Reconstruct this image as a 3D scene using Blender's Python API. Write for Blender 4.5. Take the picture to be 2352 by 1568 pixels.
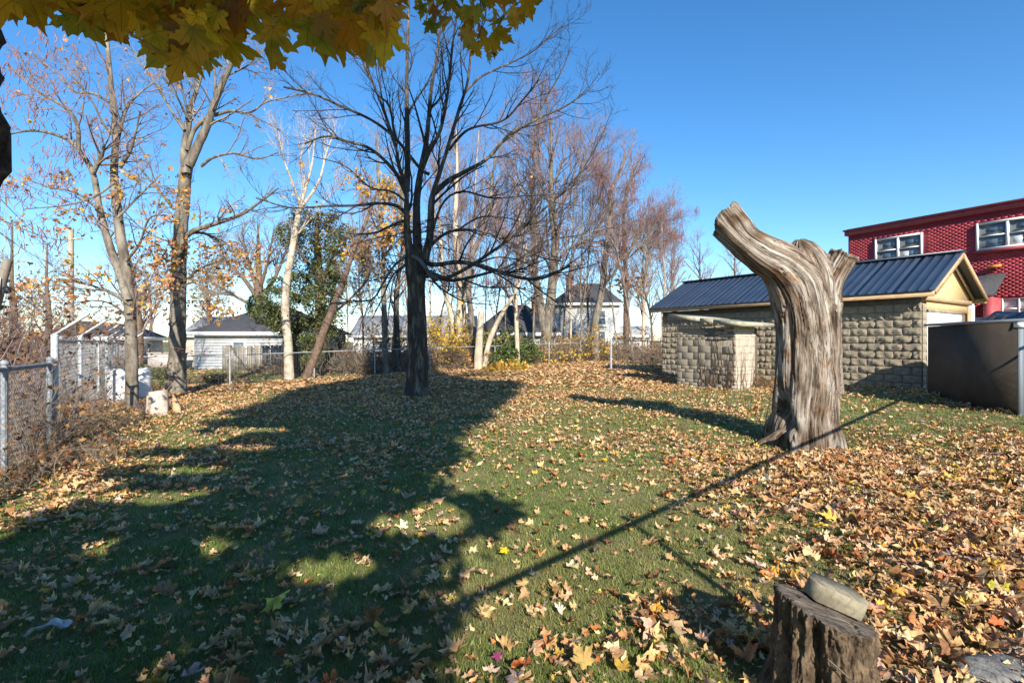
import bpy, math, random
import numpy as np
random.seed(7)
RNG = np.random.default_rng(11)
PI = math.pi
SC = bpy.context.scene
for o in list(bpy.data.objects): bpy.data.objects.remove(o)
# ------------------------------------------------------------------ camera, sky, sun, exposure
EYE = 1.6
cam_d = bpy.data.cameras.new('camera'); cam = bpy.data.objects.new('camera', cam_d)
SC.collection.objects.link(cam); SC.camera = cam
cam.location = (0, 0, EYE); cam.rotation_euler = (PI/2, 0, 0)
cam_d.sensor_width = 36; cam_d.lens = 18; cam_d.clip_start = .05; cam_d.clip_end = 6000
SUN_EL, SUN_AZ = math.radians(28), math.radians(15)      # azimuth: behind the camera, 15 deg to the right
TOSUN = np.array([math.sin(SUN_AZ)*math.cos(SUN_EL), -math.cos(SUN_AZ)*math.cos(SUN_EL), math.sin(SUN_EL)])
world = bpy.data.worlds.new('World'); SC.world = world; world.use_nodes = True
wn = world.node_tree; bg = wn.nodes['Background']
sky = wn.nodes.new('ShaderNodeTexSky'); sky.sky_type = 'NISHITA'; sky.sun_disc = False
sky.sun_elevation = SUN_EL; sky.sun_rotation = PI - SUN_AZ
sky.altitude = 0; sky.air_density = 1.0; sky.dust_density = .0; sky.ozone_density = 4.0
hs = wn.nodes.new('ShaderNodeHueSaturation'); hs.inputs['Saturation'].default_value = 1.22
wn.links.new(sky.outputs[0], hs.inputs['Color']); wn.links.new(hs.outputs[0], bg.inputs[0]); bg.inputs[1].default_value = .115
sun_d = bpy.data.lights.new('sun', 'SUN'); sun = bpy.data.objects.new('sun', sun_d); SC.collection.objects.link(sun)
sun_d.energy = 4.7; sun_d.angle = math.radians(.55); sun_d.color = (1, .93, .82)
from mathutils import Vector
sun.rotation_euler = Vector(TOSUN).to_track_quat('Z', 'Y').to_euler(); sun.location = (8, -30, 20)
SC.view_settings.view_transform = 'Standard'; SC.view_settings.look = 'None'
SC.view_settings.gamma = 1; SC.view_settings.exposure = .95; SC.view_settings.use_curve_mapping = False
SC.cycles.max_bounces = 6; SC.cycles.transparent_max_bounces = 12

# ------------------------------------------------------------------ helpers
def W(x, y, Y):
    """a point of the place at depth Y seen along direction (x, y)"""
    return np.array([(x-1176)/1176*Y, Y, EYE + (784-y)/1176*Y])
_perm = np.random.default_rng(3).permutation(4096)
def _h(i, j, k): return _perm[(i + _perm[(j + _perm[k & 4095]) & 4095]) & 4095] / 4095.0
def vnoise(p):
    p = np.asarray(p, float); i = np.floor(p).astype(int); f = p - i; f = f*f*(3-2*f)
    r = 0
    for a in (0, 1):
        for b in (0, 1):
            for c in (0, 1):
                w = (f[..., 0] if a else 1-f[..., 0])*(f[..., 1] if b else 1-f[..., 1])*(f[..., 2] if c else 1-f[..., 2])
                r = r + w*_h(i[..., 0]+a, i[..., 1]+b, i[..., 2]+c)
    return r
def fbm(p, n=4):
    p = np.asarray(p, float); s = 0; a = .5
    for k in range(n): s = s + a*vnoise(p*2**k + 17.3*k); a *= .5
    return s
def sstep(a, b, x): t = np.clip((x-a)/(b-a), 0, 1); return t*t*(3-2*t)
def nrm(v): return v/(np.linalg.norm(v, axis=-1, keepdims=True)+1e-9)

_G = np.array([(0,0,0),(2,2,0),(-3,3,0),(5,4,0),(-6,6,0),(0,8,0),(4.4,7.8,.02),(-4,10,0),(-9,12,0),(-11,16,-.05),(-5,16,0),(0,14,.03),(3,12,.05),
 (-14,18,-.1),(-10.8,19.6,-.08),(-8,21,0),(-4,25,.13),(2.1,29,.33),(6,32,.42),(4.35,22.5,.33),(5.8,19.6,.26),(8,16.5,.33),(10.4,12.8,.4),(9.2,11.3,.46),(8.8,8.9,.33),(7.6,10.5,.28),(7.2,8.6,.18),(6.3,14.4,.2),(5.1,16,.2),
 (0,20,.08),(1,24,.2),(14,14,.42),(12,10,.35),(18,22,.5),(12,28,.45),(0,38,.35),(-10,32,-.08),(-20,32,-.1),(-22,24,-.1),(-16,12,0),(-8,6,0),(8,5,.1),(12,3,.1),(0,-6,0),(-10,-6,0),(10,-6,.05),(0,60,.2),(-40,60,0),(40,60,.3),(-80,20,0),(80,20,.3),(0,140,0),(0,-60,0)], float)
def ground_z(x, y):
    x = np.asarray(x, float); y = np.asarray(y, float); num = 0; den = 0
    for gx, gy, gz in _G:
        w = 1/((x-gx)**2+(y-gy)**2+.6)**1.6
        num = num + w*gz; den = den + w
    return num/den
def gz(x, y): return float(ground_z(x, y))

# ---- materials
def mat(name, c1, c2=None, rough=.8, scale=6., bump=0., bscale=None, detail=5., stretch=(1,1,1), spec=.3, metal=0., coord='Object', attr=None, c3=None, lo=.35, hi=.65, trans=0.):
    m = bpy.data.materials.new(name); m.use_nodes = True; nt = m.node_tree; N, L = nt.nodes, nt.links
    b = N['Principled BSDF']; b.inputs['Roughness'].default_value = rough; b.inputs['Metallic'].default_value = metal
    b.inputs['Specular IOR Level'].default_value = spec
    b.inputs['Base Color'].default_value = (*c1, 1)
    if attr and attr != 'col':
        src = N.new('ShaderNodeAttribute'); src.attribute_name = attr; vec = src.outputs['Vector']
    else:
        src = N.new('ShaderNodeTexCoord'); vec = src.outputs[coord]
    mp = N.new('ShaderNodeMapping'); mp.inputs['Scale'].default_value = stretch; L.new(vec, mp.inputs[0])
    colout = None
    if c2 is not None or attr == 'col':
        nz = N.new('ShaderNodeTexNoise'); nz.inputs['Scale'].default_value = scale; nz.inputs['Detail'].default_value = detail; nz.inputs['Roughness'].default_value = .62
        L.new(mp.outputs[0], nz.inputs[0])
    if c2 is not None:
        cr = N.new('ShaderNodeValToRGB'); L.new(nz.outputs[0], cr.inputs[0]); e = cr.color_ramp.elements
        e[0].position = lo; e[0].color = (*c1, 1); e[1].position = hi; e[1].color = (*c2, 1)
        if c3 is not None: q = e.new((lo+hi)/2); q.color = (*c3, 1)
        colout = cr.outputs[0]
    if attr == 'col':
        at = N.new('ShaderNodeAttribute'); at.attribute_name = 'col'
        mx = N.new('ShaderNodeMix'); mx.data_type = 'RGBA'; mx.blend_type = 'MULTIPLY'; mx.inputs[0].default_value = 1
        vr = N.new('ShaderNodeMapRange'); vr.inputs[1].default_value = .3; vr.inputs[2].default_value = .7; vr.inputs[3].default_value = .65; vr.inputs[4].default_value = 1.25
        L.new(nz.outputs[0], vr.inputs[0]); L.new(at.outputs['Color'], mx.inputs[6]); L.new(vr.outputs[0], mx.inputs[7])
        colout = mx.outputs[2]
    if colout is not None: L.new(colout, b.inputs['Base Color'])
    if bump:
        nb = N.new('ShaderNodeTexNoise'); nb.inputs['Scale'].default_value = bscale or scale*3; nb.inputs['Detail'].default_value = 6; L.new(mp.outputs[0], nb.inputs[0])
        bp = N.new('ShaderNodeBump'); bp.inputs['Strength'].default_value = bump; bp.inputs['Distance'].default_value = .02
        L.new(nb.outputs[0], bp.inputs['Height']); L.new(bp.outputs[0], b.inputs['Normal'])
    if trans:
        tr = N.new('ShaderNodeBsdfTranslucent'); ms = N.new('ShaderNodeMixShader'); ms.inputs[0].default_value = trans
        if colout is not None: L.new(colout, tr.inputs[0])
        else: tr.inputs[0].default_value = (*c1, 1)
        L.new(b.outputs[0], ms.inputs[1]); L.new(tr.outputs[0], ms.inputs[2]); L.new(ms.outputs[0], N['Material Output'].inputs[0])
    return m

# ---- objects
def base_of(p):
    o = np.zeros(3)
    while p is not None: o = o + np.array(p.location); p = p.parent
    return o
def obj(name, V, F, m=None, parent=None, smooth=False, attrs=None, loc=None, kind=None, mesh_only=False):
    """V in place coordinates; F one (n,k) array or a list of such arrays"""
    V = np.asarray(V, float).reshape(-1, 3)
    if isinstance(F, np.ndarray): F = [F]
    F = [np.asarray(f, int) for f in F if len(f)]
    if loc is None and parent is None and not mesh_only: loc = np.array([V[:,0].mean(), V[:,1].mean(), V[:,2].min()])
    off = (base_of(parent) if parent is not None else 0) + (np.asarray(loc, float) if loc is not None else 0)
    V = V - off
    me = bpy.data.meshes.new(name)
    me.vertices.add(len(V)); me.vertices.foreach_set('co', V.astype(np.float32).ravel())
    nl = sum(f.size for f in F); npoly = sum(len(f) for f in F)
    me.loops.add(nl); me.loops.foreach_set('vertex_index', np.concatenate([f.ravel() for f in F]).astype(np.int32))
    st = []; k = 0
    for f in F:
        st.append(k + np.arange(len(f))*f.shape[1]); k += f.size
    me.polygons.add(npoly); me.polygons.foreach_set('loop_start', np.concatenate(st).astype(np.int32))
    if smooth: me.polygons.foreach_set('use_smooth', np.ones(npoly, bool))
    for an, av in (attrs or {}).items():
        av = np.asarray(av, np.float32)
        if av.shape[1] == 4: a = me.attributes.new(an, 'FLOAT_COLOR', 'POINT'); a.data.foreach_set('color', av.ravel())
        else: a = me.attributes.new(an, 'FLOAT_VECTOR', 'POINT'); a.data.foreach_set('vector', av.ravel())
    me.update(calc_edges=True); me.validate()
    if m is not None: me.materials.append(m)
    if mesh_only: return me
    o = bpy.data.objects.new(name, me); SC.collection.objects.link(o)
    if loc is not None: o.location = loc
    if parent is not None: o.parent = parent
    if kind: o['kind'] = kind
    return o
def link(name, me, parent=None, loc=(0,0,0), rot=(0,0,0), scale=(1,1,1)):
    o = bpy.data.objects.new(name, me); SC.collection.objects.link(o)
    o.parent = parent; o.location = loc; o.rotation_euler = rot; o.scale = scale
    return o
def tag(o, label=None, cat=None, group=None, kind=None):
    if label: o['label'] = label
    if cat: o['category'] = cat
    if group: o['group'] = group
    if kind: o['kind'] = kind
    return o
def thing(name, label, cat, loc, group=None):
    o = bpy.data.objects.new(name, None); SC.collection.objects.link(o); o.location = loc; o.empty_display_size = .2
    return tag(o, label, cat, group)

class Frame:
    """a wall's own axes: u along it, n out of it, z up"""
    def __init__(s, O, u, n=None):
        s.O = np.array([O[0], O[1], 0.]); s.u = nrm(np.array([u[0], u[1], 0.]))
        s.n = np.array([s.u[1], -s.u[0], 0.]) if n is None else nrm(np.array([n[0], n[1], 0.]))
        s.ang = math.atan2(s.u[1], s.u[0])
    def P(s, u, n, z): return s.O + s.u*u + s.n*n + np.array([0, 0, z])
class MB:
    def __init__(s): s.V = []; s.F3 = []; s.F4 = []; s.Fn = []; s.k = 0
    def add(s, V, F):
        V = np.asarray(V, float); k = s.k; s.V.append(V); s.k += len(V)
        if isinstance(F, np.ndarray): F = [F]
        for f in F:
            f = np.asarray(f, int)
            if f.ndim == 2:
                (s.F3 if f.shape[1] == 3 else s.F4 if f.shape[1] == 4 else s.Fn).append(f + k)
            else: s.Fn.append((f + k).reshape(1, -1))
    def box8(s, c):                                                 # 4 bottom corners then the 4 above them
        s.add(c, np.array([(3,2,1,0),(4,5,6,7),(0,1,5,4),(1,2,6,5),(2,3,7,6),(3,0,4,7)]))
    def fbox(s, f, u0, u1, n0, n1, z0, z1):
        s.box8([f.P(u0,n0,z0), f.P(u1,n0,z0), f.P(u1,n1,z0), f.P(u0,n1,z0), f.P(u0,n0,z1), f.P(u1,n0,z1), f.P(u1,n1,z1), f.P(u0,n1,z1)])
    def box(s, c, d, rz=0):
        f = Frame(c[:2], (math.cos(rz), math.sin(rz))); s.fbox(f, -d[0]/2, d[0]/2, -d[1]/2, d[1]/2, c[2], c[2]+d[2])
    def prism(s, A, B):                                             # two matching outlines
        n = len(A); i = np.arange(n); j = (i+1) % n
        s.add(np.vstack([A, B]), [i[::-1], i+n, np.stack([i, j, j+n, i+n], 1)])
    def bar(s, a, b, w, h=None, up=(0,0,1)):
        a = np.array(a, float); b = np.array(b, float); d = nrm(b-a); h = h or w
        x = np.cross(d, up); x = nrm(x) if np.linalg.norm(x) > 1e-4 else np.array([1., 0, 0]); y = np.cross(x, d)
        q = [x*-w/2+y*-h/2, x*w/2+y*-h/2, x*w/2+y*h/2, x*-w/2+y*h/2]
        s.box8([a+v for v in q] + [b+v for v in q])
    def tube(s, pts, r, sides=8, cap=True):
        V, F = tubes(np.asarray(pts, float)[None], np.broadcast_to(np.asarray(r, float), (len(pts),))[None], sides)
        s.add(V, F)
        if cap:
            s.add(V[:sides], [np.arange(sides)[::-1]]); s.add(V[-sides:], [np.arange(sides)])
    def build(s, name, m, parent=None, **k):
        F = []
        for g in (s.F3, s.F4): 
            if g: F.append(np.vstack(g))
        F += s.Fn
        return obj(name, np.vstack(s.V), F, m, parent, **k)
def tubes(P, R, sides=3):
    """P (N,K,3) polylines, R (N,K) radii"""
    N, K, _ = P.shape
    T = np.empty_like(P); T[:, 1:-1] = P[:, 2:]-P[:, :-2]; T[:, 0] = P[:, 1]-P[:, 0]; T[:, -1] = P[:, -1]-P[:, -2]; T = nrm(T)
    ref = np.where(np.abs(T[:, :1, 2:3]) > .9, np.array([1., 0, 0]), np.array([0, 0, 1.]))
    ref = np.broadcast_to(ref, (N, 1, 3)).copy()
    X = np.empty_like(P); x = nrm(np.cross(T[:, 0], ref[:, 0]))
    for k in range(K):                                              # carry the frame along, without twist
        x = nrm(x - T[:, k]*(x*T[:, k]).sum(-1, keepdims=True)); X[:, k] = x
    Y = np.cross(T, X)
    a = np.arange(sides)*2*PI/sides
    V = P[:, :, None] + R[:, :, None, None]*(X[:, :, None]*np.cos(a)[:, None] + Y[:, :, None]*np.sin(a)[:, None])
    idx = np.arange(N*K*sides).reshape(N, K, sides); nx = np.roll(idx, -1, 2)
    F = np.stack([idx[:, :-1], nx[:, :-1], nx[:, 1:], idx[:, 1:]], -1).reshape(-1, 4)
    return V.reshape(-1, 3), F
def smooth_poly(pts, rad, n):
    pts = np.asarray(pts, float); rad = np.asarray(rad, float); m = len(pts)
    if m == 2:
        t = np.linspace(0, 1, n)[:, None]; return pts[0]*(1-t)+pts[1]*t, np.interp(np.linspace(0, m-1, n), range(m), rad)
    e = np.vstack([2*pts[0]-pts[1], pts, 2*pts[-1]-pts[-2]])
    d = np.r_[0, np.cumsum(np.linalg.norm(np.diff(pts, axis=0), axis=1))]
    u = np.interp(np.linspace(0, d[-1], n), d, np.arange(m)); i = np.minimum(u.astype(int), m-2); t = (u-i)[:, None]
    a, b, c, q = e[i], e[i+1], e[i+2], e[i+3]
    P = .5*(2*b + (c-a)*t + (2*a-5*b+4*c-q)*t**2 + (3*b-a-3*c+q)*t**3)
    return P, np.interp(u, range(m), rad)

# ------------------------------------------------------------------ leaf shapes
_half = np.array([(0,-.28),(.22,-.38),(.48,-.30),(.36,-.14),(.62,.06),(.74,.22),(.50,.20),(.44,.32),(.22,.24),(.28,.48),(.16,.55),(0,.80)])
_hires = np.array([(0,-.28),(.10,-.36),(.16,-.44),(.24,-.38),(.36,-.40),(.50,-.34),(.42,-.22),(.35,-.13),(.48,-.05),(.54,-.02),(.60,.08),(.72,.12),(.84,.28),(.68,.26),(.56,.27),(.50,.36),(.40,.33),(.26,.22),(.26,.36),(.36,.46),(.26,.52),(.22,.62),(.12,.66),(.05,.82),(0,.98)])
_low = np.array([(0,-.3),(.48,-.28),(.72,.2),(.2,.3),(0,.8)])
def leaf_outline(h):
    r = h[1:-1][::-1]*np.array([-1, 1]); return np.vstack([h, r])
def leaf_batch(C, size, N, roll, curl, outline, rng, crumple=0.):
    """many leaves: C (n,3) centres, N normals, roll angle about it, curl strength; triangle fans"""
    O = np.vstack([[(0, -.05)], outline]); n, k = len(C), len(O)
    T = nrm(np.cross(N, np.where(np.abs(N[:, 2:]) > .9, np.array([1., 0, 0]), np.array([0, 0, 1.])))); B = np.cross(N, T)
    c, s = np.cos(roll)[:, None], np.sin(roll)[:, None]; T, B = T*c+B*s, B*c-T*s
    x, y = O[:, 0][None], O[:, 1][None]
    ph = rng.uniform(0, 2*PI, (n, 1)); fold = rng.uniform(.1, 1, (n, 1))*curl[:, None]
    z = fold*(np.abs(x)*.8 - .1) + curl[:, None]*.55*(x*np.cos(ph)+y*np.sin(ph))**2 + curl[:, None]*.16*np.sin(7*np.arctan2(y, x)+ph*3)*np.hypot(x, y)
    x = x*(1-.25*np.minimum(1, fold))
    if crumple:                                                     # dry leaves: ragged edge, squeezed one way, crinkled
        rj = 1+rng.normal(0, .13, (n, k)); sq = rng.uniform(.5, 1, (n, 1)); qa = rng.uniform(0, PI, (n, 1)); cq, sn_ = np.cos(qa), np.sin(qa)
        x, y = x*rj, y*rj; u_, v_ = (x*cq+y*sn_)*sq, -x*sn_+y*cq; z = z + (1-sq)*.7*(np.abs(x*cq+y*sn_)) + crumple*rng.normal(0, .10, (n, k)); x, y = u_*cq-v_*sn_, u_*sn_+v_*cq
    s = size[:, None, None]
    V = C[:, None] + s*(x[..., None]*T[:, None] + y[..., None]*B[:, None] + z[..., None]*N[:, None])
    i = np.arange(1, k); f = np.stack([np.zeros(k-1, int), i, np.r_[i[1:], 1]], 1)
    F = (f[None] + (np.arange(n)*k)[:, None, None]).reshape(-1, 3)
    return V.reshape(-1, 3), F, k, np.tile(np.c_[O, np.zeros(k)], (n, 1))
def rgba(c, k): return np.repeat(np.c_[c, np.ones(len(c))], k, 0)
LEAFCOL = np.array([(.56,.33,.15),(.66,.43,.24),(.48,.25,.10),(.62,.38,.18),(.30,.145,.06),(.60,.36,.07),(.45,.16,.05),(.38,.25,.21),(.66,.47,.31)])
LEAFCOL = np.minimum(LEAFCOL*1.12, .8)
LEAFP = np.array([.25,.2,.14,.17,.08,.05,.04,.03,.04])
def pick_cols(n, rng, pal=LEAFCOL, p=LEAFP, var=.18):
    c = pal[rng.choice(len(pal), n, p=p/p.sum())]
    return np.clip(c*(1+rng.normal(0, var, (n, 1)))*(1+rng.normal(0, .06, (n, 3))), .01, .8)
def rand_dirs(n, rng): return nrm(rng.normal(size=(n, 3)))
# ------------------------------------------------------------------ ground: one sheet out to the horizon
def axis(lo, hi, fine, far):
    a = np.arange(lo, hi+1e-6, fine); g = []; d = fine; x = hi
    while x < far: d *= 1.35; x += d; g.append(x)
    h = []; d = fine; x = lo
    while x > -far: d *= 1.35; x -= d; h.append(x)
    return np.r_[h[::-1], a, g]
gx_, gy_ = axis(-18, 16, .16, 2500), axis(0, 34, .16, 2500)
GX, GY = np.meshgrid(gx_, gy_); GZ = ground_z(GX, GY)
GZ = GZ + .045*(fbm(np.stack([GX*.9, GY*.9, GX*0], -1), 3)-.45)*(np.hypot(GX, GY) < 60)
BUMP_FIX = None
def zg(x, y):
    x = np.asarray(x, float); y = np.asarray(y, float)
    return ground_z(x, y) + .045*(fbm(np.stack([x*.9, y*.9, x*0], -1), 3)-.45)
gi = np.arange(GX.size).reshape(GX.shape)
GF = np.stack([gi[:-1, :-1], gi[:-1, 1:], gi[1:, 1:], gi[1:, :-1]], -1).reshape(-1, 4)
M_GROUND = mat('lawn_soil', (.09,.11,.03), (.25,.18,.09), rough=.95, scale=2.2, bump=.5, bscale=40, c3=(.16,.155,.055))
obj('ground', np.c_[GX.ravel(), GY.ravel(), GZ.ravel()], GF, M_GROUND, loc=(0,0,0), smooth=True, kind='structure')

# ------------------------------------------------------------------ materials for building
M_BLOCK = mat('split_face_block', (.23,.19,.135), (.36,.305,.215), rough=.9, scale=7, bump=.5, bscale=60, c3=(.30,.25,.18))
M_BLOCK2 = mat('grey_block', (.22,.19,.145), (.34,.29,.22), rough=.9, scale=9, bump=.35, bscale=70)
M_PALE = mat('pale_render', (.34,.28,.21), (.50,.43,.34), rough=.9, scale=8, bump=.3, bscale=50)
M_MORTAR = mat('mortar', (.15,.125,.095), (.22,.19,.145), rough=.95, scale=10, bump=.3)
M_ROOFMETAL = mat('dark_blue_roof_metal', (.026,.040,.066), (.036,.052,.082), rough=.36, scale=1.5, spec=.5)
M_LUMBER = mat('raw_lumber', (.36,.23,.125), (.55,.38,.22), rough=.75, scale=5, stretch=(1,1,6), bump=.1)
M_OSB = mat('osb_sheathing', (.50,.33,.15), (.66,.48,.25), rough=.8, scale=22, bump=.15, c3=(.60,.42,.20))
M_WHITE = mat('white_paint', (.74,.73,.70), (.82,.81,.79), rough=.6, scale=3)
M_WHITE2 = mat('weathered_white_siding', (.58,.58,.57), (.78,.78,.77), rough=.7, scale=4)
M_GREYWOOD = mat('grey_weathered_board', (.19,.165,.13), (.34,.305,.25), rough=.9, scale=5, stretch=(1,1,.25), bump=.4)
M_RED = mat('red_painted_brick', (.21,.024,.032), (.27,.036,.045), rough=.6, scale=1.2, attr='col')
M_REDTRIM = mat('red_painted_trim', (.33,.055,.065), (.40,.085,.09), rough=.55, scale=4)
M_GLASS = mat('window_glass', (.035,.07,.11), (.12,.17,.22), rough=.06, spec=.9, scale=2.2)  # dark and pale blue mottling paints reflected sky into the glass colour
M_GLASSP = mat('pale_curtain_glass', (.30,.33,.36), (.45,.47,.48), rough=.12, spec=.8, scale=1.2)
M_SHINGLE = mat('dark_shingles', (.035,.036,.042), (.075,.075,.08), rough=.9, scale=9, stretch=(1,1,4), bump=.3)
M_SHINGLEG = mat('grey_shingles', (.24,.24,.25), (.36,.36,.37), rough=.9, scale=9, stretch=(1,1,4), bump=.2)
M_SHED = mat('brown_stained_panel', (.048,.04,.032), (.085,.070,.055), rough=.7, scale=1.3, bump=.1, c3=(.065,.052,.04))
M_GREYMETAL = mat('grey_sheet_metal', (.22,.235,.25), (.30,.315,.33), rough=.5, scale=3, metal=.2)
M_BLACKPL = mat('black_plastic_sheet', (.008,.008,.011), rough=.22, spec=.6)
M_GALV = mat('galvanised_steel', (.30,.31,.32), (.46,.47,.48), rough=.5, scale=12, metal=.35)
M_GALVW = mat('whitened_fence_paint', (.16,.18,.21), (.56,.58,.58), rough=.7, scale=18, c3=(.48,.50,.52), lo=.3, hi=.6, bump=.2)
M_BRICKC = mat('chimney_brick', (.20,.075,.05), (.30,.13,.09), rough=.9, scale=9)

# ------------------------------------------------------------------ garage of rock-faced block under a blue metal roof
GF_ = Frame((5.75, 19.6), (.564, -.826), (-.826, -.564)); GL = 8.12; GW = 3.6; GZ0 = .18; GH = 2.58     # front wall, wall top
garage = thing('block_garage', 'small garage of rock-faced concrete block under a dark blue metal gable roof', 'garage', GF_.P(GL/2, -GW/2, .25))
GE = Frame(GF_.P(GL, 0, 0)[:2], (.826, .564), (.564, -.826))       # the gable end that faces the sun
rb = np.random.default_rng(5)
b = MB(); b.fbox(GF_, .03, GL-.03, -GW+.03, .004, GZ0-.4, 2.72); wall = b.build('wall', M_MORTAR, garage)
def block_mesh(L, H, D, bulge, rng, name):
    nu, nz = 10, 6; lobes = [(rng.uniform(.15,.45)*L, rng.uniform(.3,.7)*H, rng.uniform(.5,1.2)), (rng.uniform(.55,.85)*L, rng.uniform(.3,.7)*H, rng.uniform(.5,1.2))]; us = np.r_[0, np.linspace(.016, L-.016, nu-2), L]; zs = np.r_[0, np.linspace(.014, H-.014, nz-2), H]; V = []
    for j, z in enumerate(zs):
        for i, u in enumerate(us):
            edge = i in (0, nu-1) or j in (0, nz-1)
            V.append((u + (0 if edge else rng.normal(0, .006)), -(D-.006 if edge else D + bulge*(rng.uniform(-.05, .18) + .95*max(0, sum(w*math.exp(-((u-a)/.036)**2-((z-c)/.034)**2) for a, c, w in lobes))*rng.uniform(.5, 1.1))), z + (0 if edge else rng.normal(0, .005))))
    F = []
    for j in range(nz-1):
        for i in range(nu-1):
            a = j*nu+i; q = (a, a+1, a+nu+1, a+nu); F += [(q[0], q[1], q[2]), (q[0], q[2], q[3])] if rng.random() < .5 else [(q[0], q[1], q[3]), (q[1], q[2], q[3])]
    k = len(V); ring = [i for i in range(nu)] + [j*nu+nu-1 for j in range(1, nz)] + [(nz-1)*nu+i for i in range(nu-2, -1, -1)] + [j*nu for j in range(nz-2, 0, -1)]
    V += [(V[r][0], .0, V[r][2]) for r in ring]
    for a in range(len(ring)):
        c = (a+1) % len(ring); F += [(ring[c], ring[a], k+a), (ring[c], k+a, k+c)]
    return obj(name, V, np.array(F), M_BLOCK, mesh_only=True)
BH, BL = .203, .406
BLK = [block_mesh(BL-.009, BH-.009, .012, .085, rb, 'block') for _ in range(10)]
BLKH = [block_mesh(BL/2-.009, BH-.009, .012, .07, rb, 'block') for _ in range(4)]
wb = base_of(wall)
for r in range(12):
    u = 0.; z = GZ0 + r*BH - .05
    if r % 2: link('block', BLKH[rb.integers(4)], wall, GF_.P(u, 0, z)-wb, (0, 0, GF_.ang)); u += BL/2
    while u + BL <= GL+.01:
        link('block', BLK[rb.integers(10)], wall, GF_.P(u, 0, z)-wb, (0, 0, GF_.ang)); u += BL
    if GL-u > .15: link('block', BLKH[rb.integers(4)], wall, GF_.P(u, 0, z)-wb, (0, 0, GF_.ang), (min(1, (GL-u)/(BL/2)), 1, 1))
    for d in (0.,):                                                 # the pier at the corner, seen on the gable end
        link('block', BLKH[rb.integers(4)], wall, GE.P(d+.03, 0, z)-wb, (0, 0, GE.ang), (1.2, .6, 1))
# roof planes: metal sheets with standing ribs
RZ0, RZ1, OVF, OVE = 2.86, 4.0, .34, .36; RIDGE = -GW/2
def roof_sheet(u0, u1, front):
    b = MB(); sl = nrm(np.array([RIDGE-OVF, RZ1-RZ0]))              # slope in (n, z)
    def Q(u, t, h):
        n = OVF + (RIDGE-OVF)*t; z = RZ0 + (RZ1-RZ0)*t
        n -= -h*sl[1]; z += h*abs(sl[0])
        if not front: n = 2*RIDGE - n
        return GF_.P(u, n, z)
    prof = [(u0, 0)]
    for k in range(4):
        c = u0 + (u1-u0)*(k+.5)/4; prof += [(c-.026, 0), (c-.012, .019), (c+.012, .019), (c+.026, 0)]
    prof += [(u1, 0)]
    A = [Q(u, -.01, h) for u, h in prof] + [Q(u, -.01, -.012) for u, h in prof[::-1]]
    B = [Q(u, 1.0, h) for u, h in prof] + [Q(u, 1.0, -.012) for u, h in prof[::-1]]
    n = len(prof); V = np.array(A+B); m = 2*n; i = np.arange(m); j = (i+1) % m
    b.add(V, np.stack([i, i+m, j+m, j], 1)); q = np.arange(n-1); b.add(V, [np.stack([q+1, q, m-1-q, m-2-q], 1)])
    return b
roof = MB(); roof.fbox(GF_, -OVE, GL+OVE, RIDGE-.16, RIDGE+.16, RZ1-.02, RZ1+.035); roof = roof.build('roof', M_ROOFMETAL, garage)
nsh = 10
for front in (True, False):
    for k in range(nsh):
        u0 = -OVE + (GL+2*OVE)*k/nsh; u1 = -OVE + (GL+2*OVE)*(k+1)/nsh - .006
        roof_sheet(u0, u1, front).build('roof_panel', M_ROOFMETAL, roof)
# eave boards, gable trim, sheathing, lintel and door
def under(n): return RZ0 + (RZ1-RZ0)*(OVF-n)/(OVF-RIDGE)
b = MB(); b.fbox(GF_, -OVE+.02, GL+OVE-.02, OVF-.05, OVF-.012, RZ0-.155, RZ0-.02); b.build('fascia', M_LUMBER, garage)
b = MB(); b.fbox(GF_, -OVE+.02, GL+OVE-.02, 2*RIDGE-OVF+.012, 2*RIDGE-OVF+.05, RZ0-.155, RZ0-.02); b.build('fascia', M_LUMBER, garage)
for s in (1, -1):
    for ue in (GL+OVE-.012, GL+.06, -OVE+.02):
        b = MB()
        n0 = OVF-.06 if s > 0 else 2*RIDGE-OVF+.06
        b.bar(GF_.P(ue, n0, RZ0-.06), GF_.P(ue, RIDGE, RZ1-.10), .038, .12); b.build('rafter', M_LUMBER, garage)
b = MB(); q = lambda e: [GF_.P(GL+e, .0, 2.62), GF_.P(GL+e, -GW, 2.62), GF_.P(GL+e, -GW, under(0)-.1), GF_.P(GL+e, RIDGE, RZ1-.12), GF_.P(GL+e, 0, under(0)-.1)]
b.prism(q(-.02), q(.015)); b.build('gable_sheathing', M_OSB, garage)
b = MB(); b.fbox(GE, .02, GW-.02, .0, .09, 2.64, 2.76); b.build('gable_beam', M_LUMBER, garage)
b = MB(); b.fbox(GE, .30, GW-.14, -.02, .012, 2.40, 2.64); b.build('header_panel', M_OSB, garage)
b = MB(); b.fbox(GE, GW-.16, GW, .0, .06, .2, 2.54); b.build('door_post', M_LUMBER, garage)
door = MB(); door.fbox(GE, .31, GW-.7, -.01, .025, .3, 2.37); door = door.build('garage_door', M_WHITE, garage)
for k in range(5):
    b = MB(); b.fbox(GE, .33, GW-.72, .022, .04, .34+k*.42, .72+k*.42); b.build('door_panel', M_WHITE, door)
b = MB(); b.fbox(GE, .30, GW-.66, .012, .06, 2.355, 2.42); b.build('door_head', M_GREYWOOD, garage)

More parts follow.
